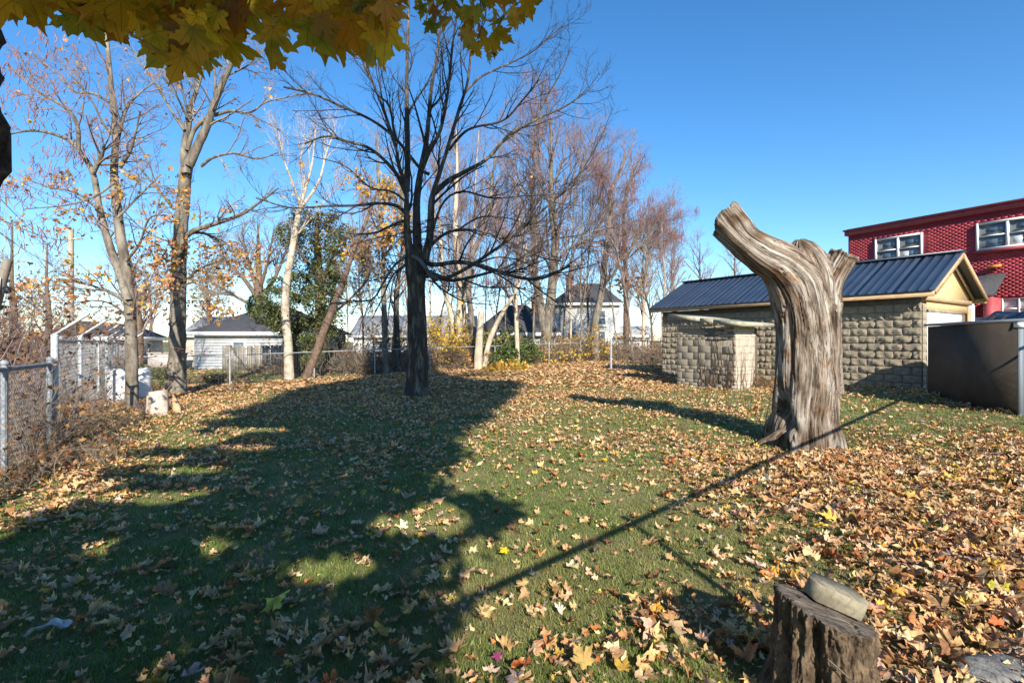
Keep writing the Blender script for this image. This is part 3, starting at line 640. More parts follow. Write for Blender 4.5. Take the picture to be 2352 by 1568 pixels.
class Tree:
    def __init__(s, name, label, foot, group=None, bark=M_BARKG, twig=M_TWIGG, seed=1, cat='tree'):
        s.foot = np.array([foot[0], foot[1], gz(foot[0], foot[1])]); s.t = thing(name, label, cat, s.foot, group)
        s.bark, s.twig, s.rng = bark, twig, np.random.default_rng(seed); s.main = []; s.tw = []; s.label = label
    def stem(s, pts, rad, part='trunk', sides=10, n=None, rough=.03):
        P, R = smooth_poly(pts, rad, n or max(10, len(pts)*4))
        R = R*(1+s.rng.normal(0, rough, len(R)))
        
        near = part == 'trunk' and P[0, 1] < 26
        if near:                                                    # furrowed bark on the trunks one can see closely
            P, R = smooth_poly(P, R, 110); sides = 40; V, F = tubes(P[None], R[None], sides); D = V.reshape(len(P), sides, 3)-P[:, None]
            dd = np.abs(fbm(V*np.array([13, 13, 4.2]), 4)-.45)*2.2-.25+.5*(fbm(V*np.array([2, 2, 1.1]), 2)-.4)
            V = V+(D*(.16*dd).reshape(len(P), sides, 1)).reshape(-1, 3); obj(part, V, F, s.bark, s.t, smooth=True)
        else: b = MB(); b.tube(P, R, sides); b.build(part, s.bark, s.t, smooth=True)
        s.main.append(smooth_poly(P, R, 16)); return P
    def px(s, lst, Y, dY, rad, part='limb', Y0=None, **k):
        n = len(lst); P = [W(x, y, Y+dY*(i/(n-1))**1.2) for i, (x, y) in enumerate(lst)]
        return s.stem(P, np.interp(np.linspace(0, 1, n), np.linspace(0, 1, len(rad)), rad), part, **k)
    def grow(s, spec, src=None):
        """spec: levels of (per, t0, t1, length, angle, tropism, wiggle, points)"""
        P = np.stack([m[0] for m in (src or s.main)]); R = np.stack([m[1] for m in (src or s.main)])
        for (per, t0, t1, L, a, tr, wg, K, rm) in spec:
            P, R = spawn(P, R, per, t0, t1, L, a, tr, wg, K, .6, rm, s.rng); s.tw.append((P, R))
        return s
    def twigs(s):
        V, F, k = [], [], 0
        for P, R in s.tw:
            v, f = tubes(P, R, 3 if R[:, 0].mean() < .03 else 5); V.append(v); F.append(f+k); k += len(v)
        tag(obj('twigs', np.vstack(V), np.vstack(F), s.twig, s.t), kind='stuff')
    def ends(s, n, cond=None):
        A = np.vstack([P[:, 1:].reshape(-1, 3) for P, R in s.tw[-2:]])
        if cond is not None: A = A[cond(A)]
        return A[s.rng.integers(0, len(A), n)] if len(A) else np.zeros((0, 3))
    def leaves(s, n, size, cond=None, pal=LEAFCOL, p=LEAFP, m=None, clump=0, spread=.1, name='leaves', pts=None):
        C = s.ends(n, cond) if pts is None else pts
        if clump and len(C): C = C[s.rng.integers(0, max(1, len(C)//clump), n)]
        if not len(C): return
        C = C + s.rng.normal(0, spread, C.shape); N = rand_dirs(len(C), s.rng)
        V, F, k, _ = leaf_batch(C, size*s.rng.uniform(.6, 1.2, len(C)), N, s.rng.uniform(0, 6.3, len(C)), np.full(len(C), .5), leaf_outline(_low), s.rng)
        tag(obj(name, V, F, m or M_LEAF, s.t, attrs={'col': rgba(pick_cols(len(C), s.rng, pal, p), k)}), kind='stuff')
    def pods(s, n, L, cond=None, clump=5):
        C = s.ends(n, cond); 
        if not len(C): return
        C = C[s.rng.integers(0, max(1, len(C)//clump), n)] + s.rng.normal(0, .16, (n, 3))
        P = C[:, None] + np.array([0, 0, -1.])*np.linspace(0, 1, 4)[None, :, None]*(L*s.rng.uniform(.5, 1.1, n))[:, None, None]
        P[:, 1:, :2] += s.rng.normal(0, .035, (n, 3, 2)).cumsum(1)
        v, f = tubes(P, np.full((n, 4), .010)*np.array([.4, 1, 1, .4]), 3); tag(obj('seed_pods', v, f, M_POD, s.t), kind='stuff')

# --- the main tree in the middle of the lawn
Y = 14.4
T = Tree('bare_tree', 'large bare tree with a dark furrowed trunk in the middle of the lawn', W(957, 918, Y)[:2], bark=M_BARKD, twig=M_TWIGD, seed=21)
fx, fy, fz = T.foot
b = MB()
zz = np.r_[np.linspace(fz-.15, fz+.6, 16), np.linspace(fz+.65, 4.15, 60)]; th = np.linspace(0, 2*PI, 73)[:-1]
cx = np.interp(zz, [fz, 1.5, 3, 4.15], [fx, fx+.03, fx-.02, fx-.03]); rad = np.interp(zz, [fz-.15, fz, fz+.12, fz+.35, 1.6, 3.0, 3.9, 4.15], [.50, .43, .345, .30, .262, .24, .29, .27])
ZZ, TH = np.meshgrid(zz, th, indexing='ij')
fur = np.abs(fbm(np.stack([np.cos(TH)*5.5, np.sin(TH)*5.5, ZZ*1.1], -1), 3)-.44)*2
RR = rad[:, None]*(1 + (.12*np.sin(TH*5+1)*np.exp(-(ZZ-fz)*4))) + .035*np.minimum(fur*3, 1) - .02
V = np.stack([cx[:, None]+RR*np.cos(TH), fy+RR*np.sin(TH), ZZ], -1); n, k = ZZ.shape; gi = np.arange(n*k).reshape(n, k); nx = np.roll(gi, -1, 1)
b.add(V.reshape(-1, 3), np.stack([gi[:-1], nx[:-1], nx[1:], gi[1:]], -1).reshape(-1, 4)); b.add(V[-1], [np.arange(k)])
b.build('trunk', M_BARKD, T.t, smooth=True)
LIMBS = [
 ([(950,610),(938,560),(934,500),(933,430),(920,390),(908,333),(895,247),(865,217)], -.8, (.20,.06,.03)),
 ([(934,440),(936,367),(935,267),(934,200),(937,67),(940,-40)], 1.2, (.13,.09,.04)),
 ([(908,335),(880,250),(845,165),(812,100)], .9, (.07,.03)),
 ([(960,610),(958,540),(957,467),(965,400),(978,333),(985,267),(991,200),(1005,117),(1014,20)], .3, (.19,.10,.04)),
 ([(962,410),(985,350),(1011,300),(1028,217),(1038,117),(1048,40)], -1.5, (.09,.06,.03)),
 ([(972,610),(987,545),(991,467),(998,433),(1025,350),(1055,250),(1075,183),(1083,90)], -.7, (.18,.08,.035)),
 ([(985,400),(965,387),(910,320),(855,277),(781,243),(721,217),(651,200)], -1.4, (.07,.03)),
 ([(935,450),(925,420),(885,370),(841,337),(788,323),(748,313),(700,330)], 1.2, (.09,.035)),
 ([(996,445),(1030,415),(1071,393),(1121,363),(1171,307),(1221,280),(1260,215),(1288,167),(1310,115)], 1.0, (.12,.05,.02)),
 ([(1200,292),(1245,268),(1288,250),(1340,217),(1368,190)], 1.2, (.05,.02)),
 ([(1031,345),(1060,310),(1088,293),(1155,277),(1198,233),(1240,180)], -1.8, (.06,.025)),
 ([(1066,215),(1100,180),(1138,160),(1221,120),(1291,60)], .8, (.05,.02)),
 ([(975,635),(1000,632),(1024,639),(1080,611),(1136,574),(1175,546),(1250,480),(1330,400),(1392,295)], -1.6, (.10,.06,.025)),
 ([(975,600),(998,608),(1052,602),(1108,611),(1175,633),(1240,640),(1310,610)], -2.6, (.10,.035)),
 ([(975,625),(1004,632),(1038,644),(1108,630),(1175,608),(1250,555),(1330,540),(1420,520)], 1.6, (.10,.05,.02)),
 ([(985,570),(1010,545),(1046,529),(1108,532),(1175,557),(1240,590),(1290,600)], 2.4, (.07,.03)),
 ([(940,500),(915,475),(875,467),(815,472),(755,473),(668,477),(588,455)], -2.0, (.08,.02)),
 ([(940,530),(931,507),(895,520),(860,535),(798,535),(742,512),(690,500)], 2.0, (.06,.02)),
 ([(945,590),(930,592),(905,611),(880,650),(855,687),(807,692),(756,698)], -1.6, (.06,.02)),
 ([(945,600),(925,612),(900,636),(880,680),(855,732)], 1.2, (.05,.02)),
 ([(985,560),(1015,470),(1060,440),(1130,455),(1200,450),(1290,445)], -2.2, (.05,.02)),
 ([(940,470),(900,440),(850,430),(790,380),(720,360)], 2.6, (.05,.018)),
 ([(950,590),(930,610),(905,640),(895,700),(888,760)], -1.0, (.04,.015)),
 ([(970,600),(1000,650),(1060,690),(1130,700)], -.8, (.05,.015)),
 ([(1100,612),(1160,640),(1230,700)], -1.5, (.04,.015)), ([(1080,612),(1150,590),(1230,612),(1310,645)], 1.0, (.04,.015)), ([(1136,574),(1200,520),(1255,430)], -1.5, (.04,.015)), ([(1150,548),(1230,530),(1310,470)], 1.8, (.04,.015)), ([(1046,532),(1100,500),(1160,500),(1230,520)], -1., (.04,.015)), ([(1060,640),(1120,660),(1190,660),(1260,690)], .8, (.04,.015)),
]
for pts, dY, r in LIMBS: T.px(pts, Y, dY, tuple(q*.72 for q in r), sides=8)
b = MB(); st_, _ = smooth_poly([W(948,588,Y-.30), W(962,596,Y-.40), W(976,612,Y-.44), W(988,632,Y-.38), W(1005,640,Y-.2)], [1]*5, 14)
b.tube(st_, np.linspace(.05, .075, 14), 8); o_ = b.build('limb', mat('silvery_dead_bark', (.09,.085,.08), (.16,.15,.14), rough=.9, scale=8), T.t, smooth=True); o_['label'] = 'pale dead limb wrapped round the fork'
for k_ in range(46):                                               # thin shoots sprouting and drooping round the fork
    a_ = T.rng.uniform(0, 2*PI); p = np.array([fx, fy, T.rng.uniform(3.2, 4.9)]); d_ = np.array([math.cos(a_), math.sin(a_), T.rng.uniform(-.1, .5)]); pl_ = [p]; Lk = T.rng.uniform(.9, 2.6)
    for j_ in range(6): pl_.append(pl_[-1]+nrm(d_)*Lk/6); d_ = d_+np.array([0, 0, -.22])+T.rng.normal(0, .12, 3)
    P_, R_ = smooth_poly(pl_, np.linspace(.016, .006, 7), 7); Q_ = spawn(P_[None], R_[None], 7, .2, 1, .5, .7, -.05, .15, 7, .7, .004, T.rng); T.tw.append((P_[None], R_[None])); T.tw.append(Q_)
T.grow([(9, .25, 1, 2.1, .62, .16, .08, 7, .009), (6, .15, 1, .85, .7, .08, .12, 5, .0055), (3, .2, 1, .4, .7, .04, .18, 3, .004)]); T.twigs()
# hanging thin shoots near the fork on the left
T.leaves(40, .07, cond=lambda A: A[:, 2] < 6, spread=.05)

# --- left pair with light trunks
Y = 12.1
T = Tree('maple_tree', 'slender pale-barked tree with a few orange leaves beside the white barrels', W(302, 942, Y)[:2], 'part-bare trees on the left', bark=M_BARKG, twig=M_TWIGM, seed=31)
T.px([(302,948),(303,850),(301,760),(298,700),(288,610),(275,530),(266,450),(262,390),(266,310),(256,210),(248,120),(240,30)], Y, .5, tuple(.74*q for q in (.20,.165,.155,.15,.14,.125,.11,.09,.07,.05)), 'trunk', sides=14, n=40)
for pts, dY, r in [([(294,690),(272,620),(250,560),(228,480),(214,400),(185,350),(150,318),(80,300),(10,310)], .8, (.10,.08,.05,.02)),
  ([(212,400),(232,360),(240,330)], -.3, (.06,.03)), ([(180,345),(178,290),(155,250),(130,235),(80,205),(20,150)], -.6, (.05,.03,.015)),
  ([(268,330),(290,250),(320,215),(352,190)], .6, (.045,.015)), ([(276,385),(298,350),(310,310),(322,255)], -.4, (.04,.015)),
  ([(250,235),(215,215),(170,210),(120,160),(70,120)], .7, (.035,.012)), ([(258,310),(235,280),(205,220),(160,170)], -.8, (.03,.012)),
  ([(290,600),(320,560),(345,500),(400,495)], -.9, (.035,.012)), ([(270,500),(320,450),(370,400)], .6, (.03,.012)), ([(262,420),(220,450),(160,470),(60,480)], -1, (.03,.01)),
  ([(300,720),(330,690),(370,660)], -.7, (.03,.012)), ([(298,700),(250,670),(190,650),(140,640)], -.9, (.035,.012)), ([(225,480),(170,440),(110,430),(40,400)], .9, (.03,.01)), ([(300,740),(260,700),(210,690),(150,700)], .8, (.03,.01)),
  ([(85,600),(60,500),(50,430)], 0, (.02,.01))][:-1]: T.px(pts, Y, dY, r, sides=7)
T.grow([(10, .2, 1, 1.5, .8, .06, .12, 6, .008), (5, .2, 1, .6, .8, .0, .16, 4, .005), (3, .2, 1, .3, .7, -.02, .2, 3, .004)]); T.twigs()
lowz = lambda a, c: (lambda A: (A[:, 2] > a) & (A[:, 2] < c))
PALO = np.array([(.55,.27,.10),(.62,.34,.14),(.66,.42,.05),(.50,.20,.06)])
T.leaves(900, .085, lowz(2.2, 5.6), PALO, np.array([.35,.3,.25,.1]), clump=9, spread=.10); T.leaves(120, .075, lowz(5.5, 10), PALO, np.array([.5,.3,.1,.1]), clump=3, spread=.08, name='leaves')
T.pods(420, .30, lambda A: (A[:, 0] < -10.2) & (A[:, 2] > 3.6), clump=6)
Y = 16.2
T = Tree('maple_tree', 'stout grey-barked tree with a forked crown left of the white garage', W(404, 900, Y)[:2], 'part-bare trees on the left', bark=M_BARKG, twig=M_TWIGG, seed=37)
T.px([(404,910),(405,870),(407,800),(409,700),(411,610),(415,540),(419,480),(424,420),(432,375)], Y, .2, tuple(.9*q for q in (.36,.30,.265,.25,.235,.225,.22,.20,.17)), 'trunk', sides=14, n=36)
for pts, dY, r in [([(428,400),(423,350),(430,300),(436,250),(452,205),(470,140),(480,60)], .6, (.14,.11,.06,.03)),
  ([(434,380),(452,340),(475,290),(492,240),(512,190),(535,140),(560,70)], -.5, (.15,.12,.09,.04)),
  ([(430,345),(445,300),(468,275),(487,255),(494,190),(488,120)], .2, (.07,.06,.02)), ([(492,265),(530,255),(575,258),(610,235),(665,222),(720,210)], .8, (.06,.03,.015)),
  ([(462,382),(490,362),(540,352),(590,365),(640,350)], -.9, (.05,.015)), ([(424,545),(450,528),(500,512),(555,492),(600,462),(640,432)], -1.0, (.09,.06,.02)),
  ([(430,535),(465,535),(490,545),(510,552)], .3, (.05,.03)), ([(432,640),(455,620),(490,605),(550,595)], .9, (.04,.012)), ([(400,480),(350,420),(310,370),(300,330)], .8, (.05,.015)),
  ([(424,300),(390,250),(350,180),(300,110)], .5, (.05,.015)), ([(430,270),(405,220),(360,150)], -1, (.04,.015)), ([(408,560),(360,545),(320,520),(280,480)], -.9, (.03,.012)), ([(455,215),(420,160),(395,110)], .6, (.03,.012)), ([(410,690),(380,650),(350,610)], -.6, (.03,.012)), ([(412,660),(450,650),(480,690)], -.7, (.03,.012)), ([(520,175),(570,150),(610,110)], .6, (.03,.012))]: T.px(pts, Y, dY, r, sides=7)
T.grow([(10, .2, 1, 1.8, .8, .06, .12, 6, .009), (5, .2, 1, .7, .8, .0, .16, 4, .006), (3, .2, 1, .35, .7, -.03, .2, 3, .005)]); T.twigs()
T.leaves(800, .11, lowz(1.9, 4.8), PALO, np.array([.4,.35,.15,.1]), clump=10, spread=.13); T.leaves(120, .10, lowz(5, 11), PALO, np.array([.5,.3,.1,.1]), clump=3, spread=.08)

# --- trees along and behind the back fence
GRP = 'bare trees along the back fence'
def quick(name, label, Y, trunk, r, limbs=(), dY=0, bark=M_BARKG, twig=M_TWIGG, seed=1, spec=None, K=1., tr=.12, foot=None, sides=8, group=GRP):
    T = Tree(name, label, W(*trunk[0], Y)[:2], group, bark=bark, twig=twig, seed=seed)
    P0 = W(*trunk[0], Y); pts = [np.r_[P0[:2], T.foot[2]-.1]] + [W(x, y, Y+dY*(i+1)/len(trunk)) for i, (x, y) in enumerate(trunk[1:])]
    T.stem(pts, np.interp(np.linspace(0, 1, len(pts)), np.linspace(0, 1, len(r)), r)*.85, 'trunk', sides)
    for pts, d, rr_ in limbs: T.px(pts, Y, d, rr_, sides=6)
    T.grow(spec or [(20, .28, 1, 3.0*K, .6, tr, .09, 7, .011), (9, .2, 1, 1.25*K, .7, tr*.6, .13, 4, .0075), (4, .2, 1, .6*K, .7, .02, .18, 3, .006)]); T.twigs(); return T
M_BIRCH = mat('white_birch_bark', (.30,.235,.165), (.60,.51,.40), rough=.8, scale=3, stretch=(1,1,1.5), c3=(.47,.385,.29), bump=.2)
T = quick('birch_tree', 'leaning pale-stemmed tree in front of the ivy-covered evergreen', 21.5, [(664,877),(662,790),(655,720),(658,650),(668,590),(682,510),(690,470),(705,420),(718,370),(724,300)], (.24,.20,.18,.17,.15,.12,.09,.05,.03),
  [([(690,478),(712,450),(735,410),(750,350),(770,300)], .8, (.08,.02)), ([(690,470),(672,420),(650,360),(640,300)], -.5, (.06,.02)), ([(676,545),(700,520),(740,470),(790,420)], .6, (.04,.015)), ([(700,430),(690,380),(700,310)], .3, (.04,.015))], bark=M_BIRCH, twig=mat('pale_twigs', (.34,.29,.24), (.50,.44,.38), rough=.9, scale=3), seed=41,
  spec=[(10, .5, 1, 2.0, .5, .2, .08, 6, .012), (5, .2, 1, .9, .6, .1, .12, 4, .008), (3, .2, 1, .4, .7, .02, .18, 3, .006)])
quick('leaning_tree', 'brown trunk leaning right beside the pale-stemmed tree at the back fence', 22.0, [(700,868),(722,822),(742,765),(765,705),(790,640),(815,570),(840,510),(865,440)], (.22,.20,.17,.12,.09,.05), [([(770,700),(800,690),(840,640),(850,600)], .5, (.05,.02))], bark=M_BARKB, twig=M_TWIGM, seed=43, spec=[(9, .5, 1, 1.8, .6, .1, .1, 6, .010), (5, .2, 1, .8, .7, .03, .14, 4, .007), (2, .2, 1, .4, .7, 0, .18, 3, .006)])
T = quick('bare_tree', 'thin grey trunk at the fence just left of the main tree', 24.0, [(886,862),(884,780),(882,700),(880,640),(880,560),(872,470),(868,380),(862,300)], (.17,.16,.13,.10,.07,.03), bark=M_BARKG, seed=47)
T.leaves(1100, .15, lambda A: (A[:, 2] > 4) & (A[:, 2] < 9), PALO, np.array([.3,.3,.35,.05]), clump=40, spread=.3)
quick('bare_tree', 'dark thin trunk close behind the main tree on its left', 25.0, [(914,856),(912,780),(910,700),(915,640),(925,560),(920,450),(915,350)], (.19,.17,.13,.09,.03), bark=M_BARKD, twig=M_TWIGG, seed=48)
gx = [([(1046,800),(1038,730),(1027,690),(1018,640),(1012,560),(1005,450),(1000,350)], 'reddish', 30., (.20,.18,.14,.03)),
      ([(1052,798),(1056,730),(1056,660),(1048,580),(1046,500),(1050,400),(1048,300)], 'tan', 29., (.26,.23,.18,.04)),
      ([(1093,842),(1092,790),(1083,730),(1076,660),(1080,600),(1096,560),(1118,505),(1130,420),(1140,330)], 'grey', 27.5, (.21,.19,.17,.12,.03)),
      ([(1066,798),(1063,720),(1068,660),(1080,600),(1090,520),(1092,420),(1100,300)], 'buff', 30.5, (.18,.15,.10,.03))]
lb = ['slim leaning trunk with a reddish face right of the main tree', 'tan double trunk rising straight right of the main tree', 'grey trunk curving up beside the sawn-off trunk', 'buff stem pressed against the tan double trunk']
for i, (tk, nm, Yq, r) in enumerate(gx): quick('bare_tree', lb[i], Yq, tk, r, bark=[M_BARKL, M_BARKL, M_BARKG, M_BARKL][i], twig=M_TWIGM, seed=60+i, K=1.15, tr=.2)
t = thing('dead_tree', 'sawn-off bare trunk standing behind the back fence', 'tree', (*W(1101, 846, 26.)[:2], gz(*W(1101, 846, 26.)[:2])))
b = MB(); P_, R_ = smooth_poly([W(1098,848,26.), W(1100,790,26.), W(1106,716,26.)], [.24,.19,.155], 14); b.tube(P_, R_, 12); b.build('trunk', M_BARKL, t, smooth=False)
quick('leaning_tree', 'pale trunk leaning right out of the foot of the sawn-off trunk', 26.2, [(1110,842),(1122,790),(1140,745),(1162,705),(1185,668),(1200,630),(1210,560)], (.19,.16,.14,.11,.05,.03), bark=M_BARKL, twig=M_TWIGM, seed=66, spec=[(8, .6, 1, 1.6, .6, .1, .1, 6, .010), (4, .2, 1, .8, .7, .03, .14, 4, .008)])
quick('bare_tree', 'thin pale trunk between the green bush and the big old tree', 27.0, [(1190,834),(1187,770),(1185,700),(1187,640),(1195,560),(1190,480)], (.15,.13,.10,.04), bark=M_BARKL, twig=M_TWIGM, seed=67)
T = quick('old_tree', 'big old tree with a thick furrowed trunk before the white two storey house', 32.0, [(1250,828),(1255,770),(1262,715),(1268,660),(1272,610),(1275,546),(1268,490),(1266,420),(1266,340),(1264,270)], (.46,.40,.36,.33,.30,.26,.20,.12,.05),
  [([(1250,760),(1240,690),(1228,620),(1232,560),(1225,490),(1215,400)], .9, (.30,.26,.20,.06)), ([(1274,610),(1300,575),(1330,560),(1355,545),(1390,500)], -.8, (.12,.03)), ([(1232,600),(1205,575),(1170,560),(1130,520)], .6, (.10,.03)), ([(1268,500),(1300,450),(1330,400),(1345,340)], .5, (.10,.03)), ([(1266,470),(1240,420),(1225,340),(1220,290)], -.6, (.08,.03))], bark=M_BARKG, twig=M_TWIGM, seed=71, K=1.75, sides=12)
T.pods(2400, .5, lambda A: A[:, 2] > 5.5, clump=9)
T = quick('bare_tree', 'curving grey trunk forked low in front of the white two storey house', 31.0, [(1368,800),(1366,750),(1375,705),(1385,655),(1387,620),(1394,570),(1402,500),(1404,440),(1420,400),(1436,360)], (.30,.27,.24,.21,.18,.12,.05),
  [([(1386,652),(1398,640),(1411,628),(1421,602),(1450,570),(1480,520)], .6, (.13,.09,.03)), ([(1400,520),(1380,470),(1370,420)], -.6, (.06,.02))], bark=M_BARKG, twig=M_TWIGM, seed=73, K=1.1)
T.pods(1000, .45, lambda A: A[:, 2] > 5, clump=9)
T = quick('bare_tree', 'upright reddish-twigged tree left of the garage roof', 33.0, [(1440,800),(1438,750),(1438,690),(1436,602),(1433,540),(1432,490),(1445,420),(1470,365)], (.24,.21,.17,.13,.05), [([(1434,560),(1470,530),(1500,510),(1530,520)], .4, (.06,.02)), ([(1436,600),(1480,560),(1500,560)], -.7, (.06,.02))], bark=M_BARKB, twig=M_TWIGM, seed=77, K=1.25)
T.pods(1500, .5, lambda A: A[:, 2] > 4.5, clump=12); T.leaves(260, .2, lambda A: (A[:, 2] < 5.5), PALO, np.array([.5,.2,.1,.2]), clump=12, spread=.4)
quick('bare_tree', 'slim pale tree standing right beside the reddish-twigged tree', 35.0, [(1478,800),(1478,740),(1480,680),(1486,600),(1490,520)], (.16,.14,.09,.03), bark=M_BARKL, twig=M_TWIGM, seed=78, K=1.1)
for i, (x, y0, Yq, lab) in enumerate(((1610, 560, 52, 'distant rounded bare tree rising over the left end of the garage roof'), (1690, 590, 55, 'distant bare tree glimpsed between garage roof and dead trunk'), (1545, 590, 50, 'distant bare tree left of the garage roof'))):
    T = quick('distant_tree', lab, Yq, [(x, 790), (x+2, 720), (x, 670), (x-3, 620), (x-2, y0)], (.26,.22,.14,.05), bark=M_BARKB, twig=M_TWIGM, seed=80+i, group='distant bare trees',
      spec=[(18, .25, 1, 4.2, .7, .14, .08, 6, .022), (7, .2, 1, 1.8, .7, .08, .12, 4, .016), (3, .2, 1, .9, .7, .02, .18, 3, .013)])
quick('spreading_tree', 'broad rounded bare tree far behind the white garage', 42.0, [(595,780),(595,700),(595,650),(594,600),(592,510)], (.5,.42,.30,.05), [([(595,690),(560,640),(520,600),(490,560)], 1, (.2,.04)), ([(595,690),(630,640),(655,580),(665,540)], 1, (.2,.04)), ([(595,680),(570,600),(555,530)], -1.5, (.2,.04)), ([(595,670),(615,600),(630,520)], -1.5, (.18,.04)), ([(595,710),(540,680),(490,650),(455,640)], -1, (.16,.04))], bark=M_BARKB, twig=M_TWIGG, seed=91,
      spec=[(16, .3, 1, 3.0, .7, .12, .09, 6, .020), (7, .2, 1, 1.4, .7, .05, .13, 4, .014), (3, .2, 1, .7, .7, .02, .18, 3, .011)])
PALT = np.array([(.34,.22,.10),(.42,.30,.14),(.30,.24,.10)])
for i, (x, y0, Yq, lab) in enumerate(((478, 610, 47, 'tan-leaved distant tree left of the broad bare tree'), (30, 520, 24, 'bare grey tree rising over the brush at the far left'), (110, 560, 30, 'thin bare tree behind brush near the pale pole'), (345, 700, 60, 'small distant bare tree between the two left trunks'))):
    T = quick('distant_tree', lab, Yq, [(x, 800), (x+2, 740), (x, 690), (x-3, 650), (x-2, y0)], (.22,.18,.12,.04), bark=M_BARKB, twig=M_TWIGM, seed=95+i, group='distant bare trees',
      spec=[(16, .25, 1, .07*Yq, .7, .10, .09, 6, .0004*Yq), (7, .2, 1, .035*Yq, .7, .05, .13, 4, .0003*Yq), (3, .2, 1, .017*Yq, .7, .02, .18, 3, .00025*Yq)])
    if i == 0: T.leaves(900, .22, None, PALT, np.ones(3), spread=.5)
for i, (x, Yq) in enumerate(((318, 24.),)):
    quick('bare_tree', 'brownish trunk just right of the slender tree by the barrels', Yq, [(318, 850), (320, 790), (318, 730), (312, 680), (300, 600)], (.24,.20,.15,.06), bark=M_BARKB, twig=M_TWIGM, seed=99)

for i in range(26):
    rt = np.random.default_rng(500+i); x = [770,800,835,860,900,935,985,1005,1030,1060,1075,1115,1140,1160,1180,1210,1225,1290,1310,1335,1350,1420,1455,1500,1520,1545][i]; Yq = rt.uniform(29, 44); top = rt.uniform(290, 480) if 980 < x < 1330 else rt.uniform(430, 560)
    lean = rt.normal(0, 22)
    T = quick('bare_tree', 'slender %s bare tree %s in the thicket %s' % (['pale-barked', 'grey-barked', 'brown-barked'][i % 3], 'leaning left' if lean < -12 else 'leaning right' if lean > 12 else 'standing upright', 'left of the main tree' if x < 930 else 'just right of the main tree' if x < 1100 else 'around the big old tree' if x < 1330 else 'left of the garage roof'), Yq, [(x, 805), (x+lean*.2, 730), (x+lean*.5+rt.normal(0, 5), 650), (x+lean*.8, 560), (x+lean, top)], (.085,.07,.05,.02), bark=[M_BARKL, M_BARKG, M_BARKB][i % 3], twig=[M_TWIGM, M_TWIGG][i % 2], seed=520+i, K=1.0, tr=.24, sides=6, group='slender bare trees in the thicket')
    if i % 3 == 0: T.pods(220, .5, lambda A: A[:, 2] > 5, clump=8)
# --- evergreen smothered in ivy
T = Tree('evergreen_tree', 'dense dark evergreen draped in ivy behind the leaning pale tree', W(735, 850, 25.)[:2], None, bark=M_BARKB, twig=M_TWIGG, seed=101)
T.px([(735,850),(738,780),(736,700),(732,620),(728,540),(730,490)], 25., 0, (.3,.26,.18,.06), 'trunk')
T.px([(690,845),(672,790),(640,740),(610,700)], 24.5, .3, (.16,.05)); T.px([(736,660),(760,600),(790,540)], 25., .6, (.12,.04)); T.px([(740,740),(800,690),(845,640),(850,600)], 25., .5, (.07,.03)); T.px([(734,640),(690,580),(665,530)], 25., -.4, (.10,.03))
blobs = [(668,540,34,30),(690,500,28,22),(730,505,34,26),(770,515,26,26),(700,555,34,28),(748,560,36,32),(795,545,26,26),(700,610,36,34),(745,625,40,36),(770,590,26,24),(690,660,40,36),(735,690,46,40),(770,650,26,34),(640,690,44,34),(610,720,40,26),(660,740,46,30),(720,760,46,36),(690,790,36,26),(760,740,34,34),(640,655,26,20),(590,700,24,22),(765,790,30,30),(840,610,11,34),(838,580,10,22),(700,830,30,20),(735,820,34,24)]
C = []
for (x, y, rx, ry) in blobs:
    n = int(rx*ry*1.05*(1.5 if y > 640 else 1)); Yb = 25+T.rng.uniform(-.8, .8); c = W(x, y, Yb); s = Yb/1176
    d = rand_dirs(n, T.rng)*(T.rng.uniform(.25, 1, (n, 1))**.45); C.append(c + d*np.array([rx*s*1.05, rx*s*1.1, ry*s*1.05]))
C = np.vstack(C); sel = vnoise(C*2.6) > .36; C = C[sel]
gcol = np.array([(.08,.105,.03),(.12,.145,.04),(.06,.08,.028),(.17,.18,.06),(.10,.105,.04)])
N = nrm(rand_dirs(len(C), T.rng)+np.array([0, -.3, .5])); V, F, k, _ = leaf_batch(C, T.rng.uniform(.06, .13, len(C)), N, T.rng.uniform(0, 6.3, len(C)), np.full(len(C), .4), leaf_outline(np.array([(0,-.7),(.32,-.1),(0,.8)])), T.rng)
tag(obj('foliage', V, F, M_IVY, T.t, attrs={'col': rgba(pick_cols(len(C), T.rng, gcol, np.ones(5), .2), k)}), kind='stuff')
T.grow([(7, .3, 1, 1.6, .7, .1, .12, 5, .010), (5, .2, 1, .8, .7, 0, .15, 4, .007)]); T.twigs()
T.leaves(420, .13, lambda A: (A[:, 0] > -10.2), PALO, np.array([.35,.2,.35,.1]), clump=14, spread=.3)

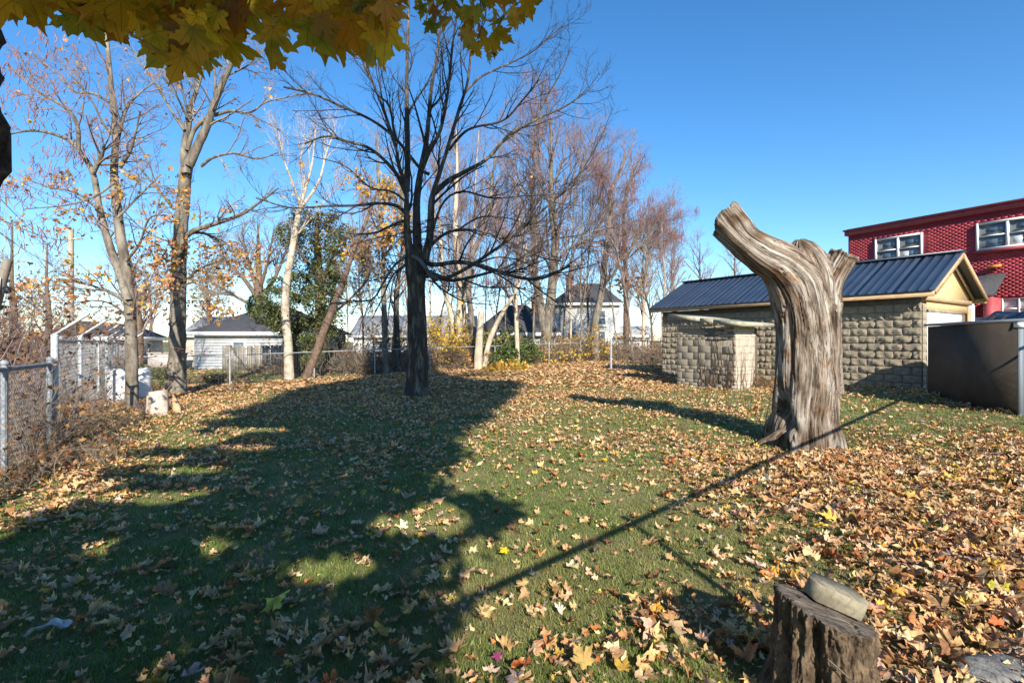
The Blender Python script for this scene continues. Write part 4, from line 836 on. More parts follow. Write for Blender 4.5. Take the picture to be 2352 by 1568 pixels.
# ------------------------------------------------------------------ shrubs and brush
def brush(name, label, c, size, n, L, twig, leaf=None, nl=0, ls=.1, pal=PALO, up=.5, seed=1, rm=.006, cat='shrub', group=None, sub=5, lm=None):
    rng = np.random.default_rng(seed); c = np.array(c, float); z0 = gz(c[0], c[1]); t = thing(name, label, cat, (c[0], c[1], z0), group)
    p = np.c_[c[0]+rng.uniform(-.5, .5, n)*size[0], c[1]+rng.uniform(-.5, .5, n)*size[1], np.zeros(n)]; p[:, 2] = ground_z(p[:, 0], p[:, 1])-.03
    d = nrm(rng.normal(0, 1, (n, 3))*np.array([1, 1, .35])+np.array([0, 0, up*2])); K = 7; P = np.empty((n, K, 3)); P[:, 0] = p; Ls = L*rng.uniform(.5, 1.1, n)
    for j in range(1, K): P[:, j] = P[:, j-1]+d*(Ls/(K-1))[:, None]; d = nrm(d+rng.normal(0, .16, (n, 3))+np.array([0, 0, -.05]))
    P[:, :, 2] = np.maximum(P[:, :, 2], z0-.02)
    R = np.full(n, rm*1.6)[:, None]*np.linspace(1, .4, K)
    G = [(P, R)]; q = spawn(P, R, sub, .25, 1, L*.45, .7, .0, .16, 5, .7, rm*.7, rng); G.append(q); G.append(spawn(*q, 3, .2, 1, L*.2, .7, 0, .2, 3, .7, rm*.55, rng))
    V, F, k = [], [], 0
    for a in G: v, f = tubes(*a, 3); V.append(v); F.append(f+k); k += len(v)
    tag(obj('stems', np.vstack(V), np.vstack(F), twig, t), kind='stuff')
    if nl:
        A = np.vstack([g[0][:, 1:].reshape(-1, 3) for g in G[1:]]); C = A[rng.integers(0, len(A), nl)]+rng.normal(0, ls*.5, (nl, 3))
        V, F, k, _ = leaf_batch(C, ls*rng.uniform(.5, 1.2, nl), rand_dirs(nl, rng), rng.uniform(0, 6.3, nl), np.full(nl, .6), leaf_outline(_low), rng)
        tag(obj('leaves', V, F, lm or M_LEAF, t, attrs={'col': rgba(pick_cols(nl, rng, pal, np.ones(len(pal))), k)}), kind='stuff')
    return t
PALB = np.array([(.24,.12,.05),(.32,.17,.07),(.17,.085,.04),(.40,.22,.09)])
PALY = np.array([(.62,.42,.05),(.66,.48,.10),(.58,.32,.06)])
PALGN = np.array([(.07,.11,.02),(.10,.15,.025),(.05,.08,.02)])
M_DRY = mat('dry_grey_stems', (.17,.13,.095), (.30,.24,.18), rough=.95, scale=3)
BG = 'brush along the back fence'
back = [(-9.6, 25.0, 'brown thicket behind the fence under the ivy-covered evergreen'), (-7.0, 25.2, 'tangled brown thicket left of the thin grey trunk at the fence'), (-5.3, 26.6, 'twiggy thicket behind the thin grey trunk'), (-2.6, 28.2, 'brown thicket just right of the main trunk'), (-1.0, 29.4, 'brown thicket behind the sawn-off trunk'), (.9, 30.3, 'dull thicket behind the green bush'), (3.0, 31.6, 'thicket at the foot of the big old tree'), (5.3, 33.0, 'thicket under the curving forked trunk'), (7.5, 31.5, 'dark thicket behind the short fence panel'), (8.6, 27.5, 'dark thicket close to the left end of the garage')]
for i, (x, y, lab) in enumerate(back):
    brush('brush', lab, (x, y), (3.0, 1.6), 150, 1.9 if i not in (8, 9) else 1.6, M_DRY, nl=420, ls=.11, pal=PALB, seed=200+i, rm=.009, group=BG)
brush('fallen_branches', 'heap of fallen leaning branches behind the fence left of the main tree', (-7.2, 26.3), (3.5, 1.5), 34, 4.2, M_DRY, seed=221, rm=.018, up=.15, cat='branch heap')
brush('green_bush', 'rounded green bush behind the fence next to the sawn-off trunk', (-.30, 28.1), (1.6, .9), 130, 1.9, M_DRY, nl=6500, ls=.12, pal=PALGN, seed=223, rm=.007, lm=M_IVY)
for i, (x, y, sx, L, n, lab) in enumerate(((2.2, 30.0, 1.6, 1.7, 500, 'yellow-leaved shrub at the foot of the big old tree'), (3.9, 31.2, 1.6, 2.2, 800, 'taller yellow shrub before the white two storey house'), (5.4, 32.2, 1.2, 2.0, 500, 'pale orange shrub left of the short fence panel'), (-3.9, 28.5, 1.9, 3.6, 3600, 'golden sapling close behind the main trunk'), (-2.4, 27.4, 1.5, 1.7, 500, 'rusty shrub at the right foot of the main trunk'), (8.6, 34.0, 1.6, 2.2, 500, 'orange shrub glimpsed left of the garage corner'))):
    brush('autumn_shrub', lab, (x, y), (sx, sx*.8), 50, L, M_DRY, nl=n, ls=.12, pal=PALY if i != 4 and i != 5 else PALO, seed=230+i, rm=.008, group='yellow autumn shrubs by the back fence')
brush('autumn_shrub', 'low yellow shrub spilling over leaves in front of the green bush', W(1165, 858, 24.5)[:2], (1.6, 1.2), 40, .55, M_DRY, nl=900, ls=.11, pal=PALY, seed=240, rm=.006)
for i, (x, y, lab) in enumerate(((-16.0, 22.5, 'weedy green patch of shrub right of the stout grey-barked tree'), (-13.0, 27.5, 'dry weeds before the plank fence'), (-10.8, 25.8, 'dry weeds at the right end of the plank fence'), (-12.2, 20.9, 'pale dry weeds along the fence below the plank fence'))):
    brush('weeds', lab, (x, y), (2.2, .8), 80, .8 if i == 0 else .42, M_DRY, nl=700 if i == 0 else 200, ls=.10, pal=PALGN if i == 0 else PALB, seed=250+i, rm=.006, group='weeds behind the back fence', lm=M_IVY if i == 0 else None)
left = [((-12.5, 11.0), (3.0, 2.4), 230, 3.5, 'tall brown brush crowding the far left edge', 3000), ((-14.5, 14.0), (3.5, 2.5), 230, 3.8, 'tall grey-brown brush behind the kennel fence', 2600), ((-8.0, 7.3), (1.6, 1.2), 45, 2.4, 'arching brown brush behind the low left fence', 420), ((-16.5, 17.5), (3.0, 2.0), 80, 3.4, 'far brown brush between the brush and the pale pole', 600)]
for i, (c, s, n, L, lab, nl) in enumerate(left): brush('brush', lab, c, s, n, L, M_TWIGM, nl=nl, ls=.085, pal=PALB if i != 3 else PALO, seed=260+i, rm=.007, up=.55, group='brush along the left boundary')
brush('dry_vine', 'tangle of dry vines smothering the corner of the low and tall fences', (-6.55, 6.95), (.8, .9), 90, 1.35, M_DRY, nl=420, ls=.06, pal=PALB, seed=270, rm=.0045, cat='vine', up=.6)
brush('dry_vine', 'dry vines heaped along the foot of the tall white fence', (-7.7, 9.0), (.5, 1.6), 60, .95, M_DRY, nl=220, ls=.06, pal=PALB, seed=271, rm=.0045, cat='vine', up=.6)
brush('dry_weeds', 'matted dead weeds at the foot of the low left fence', (-5.7, 5.7), (1.0, 2.6), 170, .5, M_DRY, nl=500, ls=.06, pal=PALB, seed=272, rm=.0035, cat='weeds', up=.35)
brush('dry_weeds', 'small tuft of bare stems at the foot of the slender tree', (-8.55, 11.9), (.5, .5), 40, .4, M_TWIGM, seed=273, rm=.004, cat='weeds')
brush('dry_weeds', 'reddish dead weeds piled at the sunlit end of the outhouse', (7.2, 14.9), (.8, .5), 60, .55, M_BARKB, nl=120, ls=.07, pal=PALO, seed=274, rm=.004, cat='weeds')
q = MB(); q.tube([(9.15, 9.0, .2), (9.02, 9.0, .42), (8.86, 9.02, .75), (8.82, 9.02, .98)], [.016,.014,.010,.006], 6); q.tube([(8.98, 9.0, .5), (8.93, 8.95, .62)], [.008,.004], 5)
tag(q.build('bare_sapling', M_BARKL), 'thin bare curved stem in front of the dark shed', 'sapling')
q = MB(); f0 = W(1752, 1000, 8.0); q.tube([f0+[0,0,-.05], f0+[.06,0,.3], f0+[.12,.0,.62]], [.006,.005,.003], 5); q.tube([f0+[0,0,-.05], f0+[-.04,0,.25], f0+[-.02,0,.5]], [.005,.004,.002], 5); q.tube([f0+[-.04,0,.25], f0+[-.12,0,.42]], [.004,.002], 4)
tag(q.build('bare_sapling', M_TWIGD), 'little dark bare shoots at the left foot of the dead trunk', 'sapling')
# ------------------------------------------------------------------ the dead trunk on the right
def grain_mat():
    m = bpy.data.materials.new('weathered_dead_wood'); m.use_nodes = True; nt = m.node_tree; N, L = nt.nodes, nt.links; b = N['Principled BSDF']; b.inputs['Roughness'].default_value = .85; b.inputs['Specular IOR Level'].default_value = .2
    at = N.new('ShaderNodeAttribute'); at.attribute_name = 'grain'
    def noise(sc, scale, det=6):
        mp = N.new('ShaderNodeMapping'); mp.inputs['Scale'].default_value = sc; L.new(at.outputs['Vector'], mp.inputs[0])
        n = N.new('ShaderNodeTexNoise'); n.inputs['Scale'].default_value = scale; n.inputs['Detail'].default_value = det; n.inputs['Roughness'].default_value = .65; L.new(mp.outputs[0], n.inputs[0]); return n.outputs[0]
    def ramp(x, st):
        r = N.new('ShaderNodeValToRGB'); L.new(x, r.inputs[0]); e = r.color_ramp.elements
        e[0].position, e[0].color = st[0][0], (*st[0][1], 1); e[1].position, e[1].color = st[-1][0], (*st[-1][1], 1)
        for p, c in st[1:-1]: q = e.new(p); q.color = (*c, 1)
        return r.outputs[0]
    base = ramp(noise((13, 13, 1.5), 1.0), [(.32, (.055,.042,.034)), (.43, (.22,.18,.14)), (.53, (.40,.36,.31)), (.68, (.54,.50,.45))])
    brown = ramp(noise((5, 5, .5), 1.0, 4), [(.36, (.38,.22,.10)), (.56, (1,1,1))])
    fine = ramp(noise((70, 70, 2.2), 1.0, 3), [(.30, (.55,.52,.50)), (.5, (1,1,1))])
    tco = N.new('ShaderNodeTexCoord')
    def onoise(scale, det=5):
        n = N.new('ShaderNodeTexNoise'); n.inputs['Scale'].default_value = scale; n.inputs['Detail'].default_value = det; L.new(tco.outputs['Object'], n.inputs[0]); return n.outputs[0]
    patch = ramp(onoise(1.9), [(.36, (.42,.36,.30)), (.50, (.85,.83,.80)), (.62, (1.05,1.05,1.06))])
    stain = ramp(onoise(3.2), [(.56, (1,1,1)), (.66, (.62,.40,.22))])
    crackm = ramp(noise((8, 8, .42), 1.0, 5), [(.475, (1,1,1)), (.49, (.16,.12,.10)), (.505, (.16,.12,.10)), (.52, (1,1,1))])
    x = base
    for c, f in ((brown, .75), (fine, .8), (patch, .9), (stain, .7), (crackm, .8)):
        mx = N.new('ShaderNodeMix'); mx.data_type = 'RGBA'; mx.blend_type = 'MULTIPLY'; mx.inputs[0].default_value = f; L.new(x, mx.inputs[6]); L.new(c, mx.inputs[7]); x = mx.outputs[2]
    L.new(x, b.inputs['Base Color'])
    ad = N.new('ShaderNodeMath'); ad.operation = 'ADD'; L.new(noise((14, 14, .9), 1.0), ad.inputs[0]); L.new(noise((70, 70, 2.2), 1.0, 3), ad.inputs[1])
    bp = N.new('ShaderNodeBump'); bp.inputs['Strength'].default_value = .7; bp.inputs['Distance'].default_value = .02; L.new(ad.outputs[0], bp.inputs['Height']); L.new(bp.outputs[0], b.inputs['Normal'])
    return m
M_DEAD = grain_mat()
YS = 7.75
paths = [
 ([(1842,1085,7.75),(1842,1040,7.75),(1844,990,7.76),(1850,900,7.78),(1851,800,7.8),(1846,720,7.8),(1826,655,7.78),(1790,608,7.75),(1745,580,7.72),(1708,552,7.74),(1666,504,7.92)], [.56,.51,.46,.435,.42,.41,.39,.33,.275,.25,.28]),
 ([(1862,900,7.78),(1862,800,7.8),(1860,700,7.82),(1854,640,7.82),(1845,604,7.82),(1839,580,7.82),(1836,562,7.82),(1834,550,7.82)], [.40,.385,.38,.37,.34,.27,.19,.05]),
 ([(1885,790,7.72),(1888,715,7.72),(1898,655,7.70),(1918,620,7.66),(1940,585,7.60)], [.22,.235,.225,.20,.205]),
]
roots = [ ((1905,985,7.5),(1938,1044,7.3),.15), ((1830,1000,7.35),(1822,1050,7.2),.12), ((1790,960,8.0),(1752,970,8.2),.15), ((1762,1012,7.5),(1728,1014,7.55),.07)]
mb = MB(); cl = []
for pts, r in paths:
    P, R = smooth_poly([W(*p) for p in pts], r, 60); cl.append((P, R)); mb.tube(P, R, 40)
for a, c, r in roots:
    A = W(*a); C = W(*c); C[2] = gz(C[0], C[1])-.02; P, R = smooth_poly([A*.55+np.array([4.42,7.76,0])*.45+[0,0,3.2*r], A*.82+np.array([4.42,7.76,0])*.18+[0,0,1.2*r], (A+C)/2+[0,0,.03], C], [r*.7, r*.95, r*.66, r*.36], 14); mb.tube(P, R, 16)
tmp = mb.build('dead_trunk_tmp', None)
md = tmp.modifiers.new('r', 'REMESH'); md.mode = 'VOXEL'; md.voxel_size = .0145
dg = bpy.context.evaluated_depsgraph_get(); ev = tmp.evaluated_get(dg); me = ev.to_mesh()
nv = len(me.vertices); V = np.empty(nv*3); me.vertices.foreach_get('co', V); V = V.reshape(-1, 3)+np.array(tmp.location)
NR = np.empty(nv*3); me.vertices.foreach_get('normal', NR); NR = NR.reshape(-1, 3)
npol = len(me.polygons); LI = np.empty(len(me.loops), int); me.loops.foreach_get('vertex_index', LI); F = LI.reshape(-1, 4) if len(LI) == npol*4 else None
tris = None
if F is None:
    F = [np.array([list(p.vertices) for p in me.polygons if len(p.vertices) == k]) for k in (3, 4)]; F = [f for f in F if len(f)]
ev.to_mesh_clear(); bpy.data.objects.remove(tmp)
best = np.full(nv, 1e9); grain = np.zeros((nv, 3)); th_ = np.zeros(nv); endd = np.full(nv, 9.); pid = np.zeros(nv, int)
for k, (P, R) in enumerate(cl):
    T_ = nrm(np.gradient(P, axis=0)); s = np.r_[0, np.cumsum(np.linalg.norm(np.diff(P, axis=0), axis=1))]
    X = np.empty_like(P); x = nrm(np.cross(T_[0], [0, 1, 0]))
    for i in range(len(P)): x = nrm(x-T_[i]*(x@T_[i])); X[i] = x
    Yv = np.cross(T_, X)
    for c0 in range(0, nv, 8000):
        q = V[c0:c0+8000]; D = q[:, None]-P[None]; d = np.linalg.norm(D, axis=2); j = (d/R).argmin(1); dd = (d[np.arange(len(q)), j]/R[j]) + (.06*k)
        w = D[np.arange(len(q)), j]; th = np.arctan2((w*Yv[j]).sum(1), (w*X[j]).sum(1)); ss = s[j]+(w*T_[j]).sum(1)
        b_ = dd < best[c0:c0+8000]; ii = np.where(b_)[0]+c0
        best[ii] = dd[b_]; rr_ = R[j][b_]; th_[ii] = th[b_]; pid[ii] = k
        grain[ii] = np.c_[np.cos(th[b_])*.45, np.sin(th[b_])*.45, ss[b_]+7*k]
        endd[ii] = (s[-1]-ss[b_])
grain = grain + .05*(np.stack([vnoise(V*1.6+k_*9) for k_ in range(3)], 1)-.5)*np.array([1, 1, 4])
g = grain
flute = np.abs(fbm(g*np.array([4.2, 4.2, .30]), 3)-.44)
crack = np.clip(1-np.abs(fbm(g*np.array([9, 9, .45])+5, 3)-.45)/.022, 0, 1)
fine = fbm(g*np.array([34, 34, 1.3]), 3)-.45
lump = fbm(V*2.3+3, 3)-.45
cut = (endd < .03) & (pid != 1)
disp = .22*np.minimum(flute, .2) - .02 - .032*crack + .04*fine + .075*lump
hol = np.exp(-((V[:, 0]-(4.05-.15*(V[:, 2]-.4)))/.055)**2)*(V[:, 1] < 7.75)*np.exp(-((V[:, 2]-1.05)/.75)**4)    # long hollow on the left of the trunk
disp = np.where(cut, .02*fine+.012*lump, disp) - .19*hol
tipd = nrm(cl[0][0][-1]-cl[0][0][-4]); lo_ = (pid == 0) & (endd < .12)
V = V + NR*disp[:, None]
V = V + tipd*(np.where(lo_, (np.clip(1-endd/.12, 0, 1))*(.13*np.clip((V[:, 2]-cl[0][0][-1][2])/.2, -1, 1)+.20*(fbm(V*8+2, 3)-.45)), 0))[:, None]
lo2 = (pid == 2) & (endd < .08); tip2 = nrm(cl[2][0][-1]-cl[2][0][-4]); V = V + tip2*(np.where(lo2, np.clip(1-endd/.08, 0, 1)*.24*(fbm(V*9+6, 3)-.45), 0))[:, None]
obj_F = F if isinstance(F, list) else [F]
o = obj('dead_tree', V, obj_F, M_DEAD, smooth=True, attrs={'grain': grain})
tag(o, 'tall barkless dead tree trunk with one thick sawn limb raised to the left', 'dead tree')
# ------------------------------------------------------------------ near stump with its stone
fs = (1.335, 2.19)
st = thing('tree_stump', 'rotten brown tree stump with a slanting top in the near right foreground', 'stump', (*fs, 0))
nz_, nt_ = 130, 300; z0, zc = -.12, .455
th = np.linspace(0, 2*PI, nt_+1)[:-1]; tt = np.linspace(0, 1, nz_)
TT, TH = np.meshgrid(tt, th, indexing='ij')
r0 = .178 + .085*(1-TT)**2.2*(1+.5*np.cos(TH-PI)) + .012*np.sin(3*TH+1)
ztop = zc - .34*(r0*np.cos(TH)) + .02*(r0*np.sin(TH)) + .012*(fbm(np.stack([np.cos(TH)*5, np.sin(TH)*5, TH*0], -1), 2)-.45)
Z = z0 + (ztop-z0)*TT
pl = fbm(np.stack([np.cos(TH)*4.2, np.sin(TH)*4.2, Z*3.2], -1), 4); fu = np.abs(fbm(np.stack([np.cos(TH)*6.5+.3*pl, np.sin(TH)*6.5, Z*4.2], -1), 3)-.45)
sm = fbm(np.stack([np.cos(TH)*22, np.sin(TH)*22, Z*26], -1), 3)-.45
cr2 = np.clip(1-np.abs(fbm(np.stack([np.cos(TH)*3, np.sin(TH)*3, Z*13+pl], -1), 3)-.45)/.03, 0, 1)
R_ = r0 + .15*np.minimum(fu, .11) + .085*(pl-.45) + .034*sm - .010*cr2 - .012
hole = np.exp(-((((TH-4.0+PI) % (2*PI)-PI)/.13)**2))*np.exp(-((Z-.34)/.13)**4)
R_ = R_ - .075*hole
V = np.stack([fs[0]+R_*np.cos(TH), fs[1]+R_*np.sin(TH), Z], -1); gi = np.arange(nz_*nt_).reshape(nz_, nt_); nx = np.roll(gi, -1, 1)
M_ROT = mat('rotten_stump_bark', (.022,.015,.010), (.20,.138,.085), rough=.95, scale=19, stretch=(1,1,.55), bump=.8, bscale=70, c3=(.10,.068,.042), lo=.30, hi=.72)
obj('bark', V.reshape(-1, 3), np.stack([gi[:-1], nx[:-1], nx[1:], gi[1:]], -1).reshape(-1, 4), M_ROT, st, smooth=True)
nr_ = 40; rr2, TH2 = np.meshgrid(np.linspace(0, 1, nr_), th, indexing='ij'); Rt = R_[-1][None]*rr2; xx, yy = Rt*np.cos(TH2), Rt*np.sin(TH2)
zt = Z[-1][None]*rr2**4 + (zc-.34*xx+.02*yy)*(1-rr2**4) + .012*(fbm(np.stack([xx*9, yy*45, xx*0], -1), 3)-.45)*(1-rr2**8) - .012*np.clip(1-np.abs(fbm(np.stack([xx*7, yy*7, xx*0+9], -1), 3)-.45)/.03, 0, 1)*(1-rr2**8)
V = np.stack([fs[0]+xx, fs[1]+yy, zt], -1); gi = np.arange(nr_*nt_).reshape(nr_, nt_); nx = np.roll(gi, -1, 1)
M_CUT = mat('grey_cut_wood', (.06,.046,.036), (.19,.155,.12), rough=.95, scale=16, stretch=(.35,2,1), bump=.6, bscale=60)
obj('cut_top', V.reshape(-1, 3), np.stack([gi[:-1], gi[1:], nx[1:], nx[:-1]], -1).reshape(-1, 4), M_CUT, st, smooth=False)
q = MB(); q.tube([(fs[0]-.10, fs[1]-.185, .36), (fs[0]-.03, fs[1]-.235, .30), (fs[0]+.01, fs[1]-.245, .25)], [.003, .0035, .002], 6); q.build('splinter', M_CUT, st)
# stone: a chamfered paver lying on the slope
cx, cy = fs[0]+.095, fs[1]+.10; ax = nrm(np.array([1, -.32, -.36])); ay = nrm(np.array([.30, 1, 0])); ay = nrm(ay-ax*(ax@ay)); az = np.cross(ax, ay)
hz = lambda x, y: zc-.34*(x-fs[0])+.02*(y-fs[1])+.012
Lh, Wh, H = .125, .085, .072
ol = [(-Lh, -Wh*.15), (-Lh*.70, -Wh), (Lh*.74, -Wh), (Lh, -Wh*.2), (Lh*.66, Wh), (-Lh*.66, Wh)]
c = np.array([cx, cy, hz(cx, cy)]); rs = np.random.default_rng(4)
def ring(k, h, j=.0): return [c+ax*x*k+ay*y*k+az*h+rs.normal(0, j, 3) for x, y in ol]
rings = [ring(.98, 0), ring(1.0, .004), ring(1.0, H-.004, .001), ring(.97, H, .001)]
V = np.array(sum(rings, [])); n = 6; Fq = []
for a in range(3):
    for i in range(n): j = (i+1) % n; Fq.append((a*n+i, a*n+j, (a+1)*n+j, (a+1)*n+i))
tag(obj('paving_stone', V, [np.array(Fq), np.arange(n)[::-1].reshape(1, -1), (np.arange(n)+3*n).reshape(1, -1)], mat('tan_concrete_paver', (.17,.15,.10), (.30,.26,.18), rough=.9, scale=16, bump=.15, bscale=120, c3=(.24,.21,.145))), 'chamfered tan paving stone lying on top of the near stump', 'stone')
# ------------------------------------------------------------------ barrels, cut log, bits on the ground
M_BARREL = mat('white_plastic_barrel', (.70,.71,.72), (.80,.80,.79), rough=.45, scale=3)
def barrel(name, label, c):
    z = gz(*c); t = thing(name, label, 'barrel', (*c, z)); prof = [(.02,.0),(.262,.0),(.285,.03),(.292,.10),(.295,.44),(.292,.78),(.280,.84),(.262,.872),(.268,.885),(.262,.90),(.235,.90),(.228,.875),(.02,.87)]
    a = np.linspace(0, 2*PI, 41)[:-1]; V = np.array([[(c[0]+r*np.cos(x), c[1]+r*np.sin(x), z+h-.02) for x in a] for r, h in prof]); n, k = len(prof), 40; gi = np.arange(n*k).reshape(n, k); nx = np.roll(gi, -1, 1)
    b = obj('body', V.reshape(-1, 3), [np.stack([gi[:-1], nx[:-1], nx[1:], gi[1:]], -1).reshape(-1, 4), gi[-1].reshape(1, -1)], M_BARREL, t, smooth=True)
    for h in (.30, .60):
        q = MB(); v, f = tubes(np.array([[(c[0]+.296*np.cos(x), c[1]+.296*np.sin(x), z+h) for x in np.linspace(0, 2*PI, 41)]]), np.full((1, 41), .010), 6); q.add(v, f); q.build('rib', M_BARREL, t, smooth=True)
    q = MB(); q.tube([(c[0]+.14, c[1]-.05, z+.845), (c[0]+.14, c[1]-.05, z+.885)], .035, 10); q.build('bung', M_BIN, t)
    return t
barrel('plastic_barrel', 'white plastic barrel left of the slender tree, nearest the kennel fence', (-10.35, 13.55))
barrel('plastic_barrel', 'white plastic barrel right of the slender tree, half behind its trunk', (-10.75, 14.75))
lg = thing('cut_log', 'short pale upright cut log standing on leaves near the white barrels', 'log', (*W(362, 952, 11.2)[:2], 0))
lc = W(362, 952, 11.2)[:2]; a = np.linspace(0, 2*PI, 49)[:-1]; hs = np.linspace(-.05, .52, 16)
V = np.array([[(lc[0]+(r_)*np.cos(x), lc[1]+(r_)*np.sin(x), h+(.03*np.cos(x) if i == 15 else 0)) for x in a for r_ in [(.20+.03*(1-i/15)**2)*(1+.08*(fbm(np.array([[np.cos(x)*3, np.sin(x)*3, h*1.5]]), 3)[0]-.45)*2)]] for i, h in enumerate(hs)]); gi = np.arange(16*48).reshape(16, 48); nx = np.roll(gi, -1, 1)
obj('bark', V.reshape(-1, 3), np.stack([gi[:-1], nx[:-1], nx[1:], gi[1:]], -1).reshape(-1, 4), mat('pale_log_wood', (.40,.31,.23), (.66,.56,.46), rough=.9, scale=6, stretch=(1,1,.2), bump=.4), lg, smooth=True)
obj('cut_top', V[-1], np.arange(48).reshape(1, -1), M_CUT, lg)
tag(obj('bark_slab', np.array([(lc[0]+.30, lc[1]+.02, -.03),(lc[0]+.52, lc[1]-.02, -.03),(lc[0]+.44, lc[1]+.05, .18),(lc[0]+.26, lc[1]+.10, .44),(lc[0]+.30, lc[1]+.10, -.03),(lc[0]+.52, lc[1]+.07, -.03),(lc[0]+.44, lc[1]+.12, .17),(lc[0]+.27, lc[1]+.16, .43)]), np.array([(0,1,2,3),(7,6,5,4),(0,4,5,1),(1,5,6,2),(2,6,7,3),(3,7,4,0)]), M_LUMBER), 'split slab of reddish bark leaning at the right of the pale cut log', 'bark')
def lump(name, label, cat, c, d, m, seed, rz=0, flat=1.):
    rng = np.random.default_rng(seed); nu, nvv = 20, 12; u = np.linspace(0, 2*PI, nu+1)[:-1]; v = np.linspace(.02, PI-.02, nvv); VV, UU = np.meshgrid(v, u, indexing='ij')
    S = np.stack([np.sin(VV)*np.cos(UU), np.sin(VV)*np.sin(UU), np.cos(VV)], -1); S = np.sign(S)*np.abs(S)**.75; S = S*(.75+.55*fbm(S*1.8+seed, 3)[..., None]); S = S*np.array(d)
    cs, sn = math.cos(rz), math.sin(rz); S = np.stack([S[..., 0]*cs-S[..., 1]*sn, S[..., 0]*sn+S[..., 1]*cs, S[..., 2]], -1)+np.array([c[0], c[1], gz(c[0], c[1])+d[2]*.35+(c[2] if len(c) > 2 else 0)])
    gi = np.arange(nu*nvv).reshape(nvv, nu); nx = np.roll(gi, -1, 1)
    return tag(obj(name, S.reshape(-1, 3), [np.stack([gi[:-1], gi[1:], nx[1:], nx[:-1]], -1).reshape(-1, 4), gi[0].reshape(1, -1), gi[-1][::-1].reshape(1, -1)], m), label, cat)
M_STONE = mat('grey_field_stone', (.13,.125,.115), (.26,.25,.23), rough=.9, scale=12, bump=.5)
lump('stone', 'flat dark grey stone half buried in leaves at the bottom right corner', 'stone', (2.30, 2.42), (.21, .12, .06), M_STONE, 3, .2)
lump('stone', 'flat brownish stone behind the dark one at the bottom right corner', 'stone', (2.62, 2.62), (.17, .12, .05), mat('tan_stone', (.20,.16,.12), (.34,.28,.22), rough=.9, scale=12, bump=.4), 5, -.2)
lump('wood_chunk', 'grey weathered chunk of wood in the grass left of the near stump', 'wood chunk', (1.02, 2.22), (.075, .05, .05), mat('bleached_wood', (.24,.235,.23), (.5,.5,.49), rough=.9, scale=14, stretch=(4,1,1), bump=.5), 7, .9)
c_ = W(110, 1462, 2.76); V, F = [], []
nu, nw = 14, 6
U, S = np.meshgrid(np.linspace(-1, 1, nu), np.linspace(-1, 1, nw)); P = np.stack([c_[0]+U*.075+S*.01, c_[1]+U*.04+S*.038*(1-.5*U**2), gz(c_[0], c_[1])+.05+.02*np.cos(U*2)+.016*S*S+.008*np.sin(U*7+S*2)], -1); gi = np.arange(nu*nw).reshape(nw, nu)
P2 = np.vstack([P.reshape(-1, 3), P.reshape(-1, 3)-[0, 0, .004]]); q = np.stack([gi[:-1, :-1], gi[:-1, 1:], gi[1:, 1:], gi[1:, :-1]], -1).reshape(-1, 4)
tag(obj('paper_scrap', P2, np.vstack([q, q[:, ::-1]+nu*nw]), mat('dirty_white_scrap', (.30,.30,.30), (.62,.62,.62), rough=.8, scale=30), smooth=True), 'curled whitish scrap lying among leaves at the lower left', 'scrap')
# ------------------------------------------------------------------ the maple over the photographer
rm = np.random.default_rng(77)
mp_ = thing('maple_tree', 'yellow-leaved maple overhanging the top left, its rough dark trunk at the left edge', 'tree', (-1.95, 1.30, 0))
M_MAPBARK = mat('rough_black_bark', (.022,.018,.017), (.11,.095,.09), rough=.95, scale=26, bump=1.0, bscale=60, c3=(.05,.042,.04))
def rough_tube(name, pts, rad, n, sides, amp, m=M_MAPBARK):
    P, R = smooth_poly(pts, rad, n); V, F = tubes(P[None], R[None], sides); D = V.reshape(n, sides, 3)-P[:, None]
    V = V+ (D*(amp*(np.abs(fbm(V.reshape(-1, 3)*np.array([17, 17, 8]), 4)-.45)*2.6-.4)).reshape(n, sides, 1)).reshape(-1, 3)
    return obj(name, V, F, m, mp_, smooth=True)
# leaning trunk: its right flank only just enters the picture
rough_tube('trunk', [(-1.98,1.32,-.1),(-1.99,1.32,.6),(-2.0,1.32,1.3),(-2.12,1.32,1.80),(-1.90,1.33,2.0),(-1.70,1.33,2.16),(-1.715,1.33,2.36),(-1.77,1.34,2.75),(-1.6,1.1,3.4),(-1.2,.7,4.4)], [.42,.34,.31,.30,.28,.27,.285,.295,.27,.24], 110, 90, .30)
for pts, r in [([(-1.2,.7,4.4),(-.3,.2,6),(.6,-.2,8),(1.8,-.5,11),(2.8,-.6,14)], (.24,.19,.15,.10,.04)), ([(-1.2,.7,4.4),(-1.8,0,5.6),(-2.2,-1,7.5)], (.18,.12,.05)), ([(-.3,.2,6),(1.5,-.6,7.2),(3.2,-1.2,9)], (.13,.09,.04)), ([(-1.0,.6,4.8),(.2,-.8,5.2),(1.4,-1.8,5.6)], (.12,.08,.03)), ([(.6,-.2,8),(-.4,-1,9.6),(-.8,-1.5,11)], (.10,.07,.03)), ([(.9,-.3,9),(2.8,-.4,10.5),(4.0,-.8,11.5)], (.08,.06,.02)), ([(-1.65,1.2,3.3),(-1.3,1.45,3.05),(-.7,1.65,2.95),(0,1.95,3.15),(.25,2.3,3.25)], (.07,.045,.03,.018,.008))]:
    P, R = smooth_poly(pts, r, 24); b = MB(); b.tube(P, R, 10); b.build('limb', M_MAPBARK, mp_, smooth=True)
M_MAPLE = bpy.data.materials.new('yellow_maple_leaf'); M_MAPLE.use_nodes = True
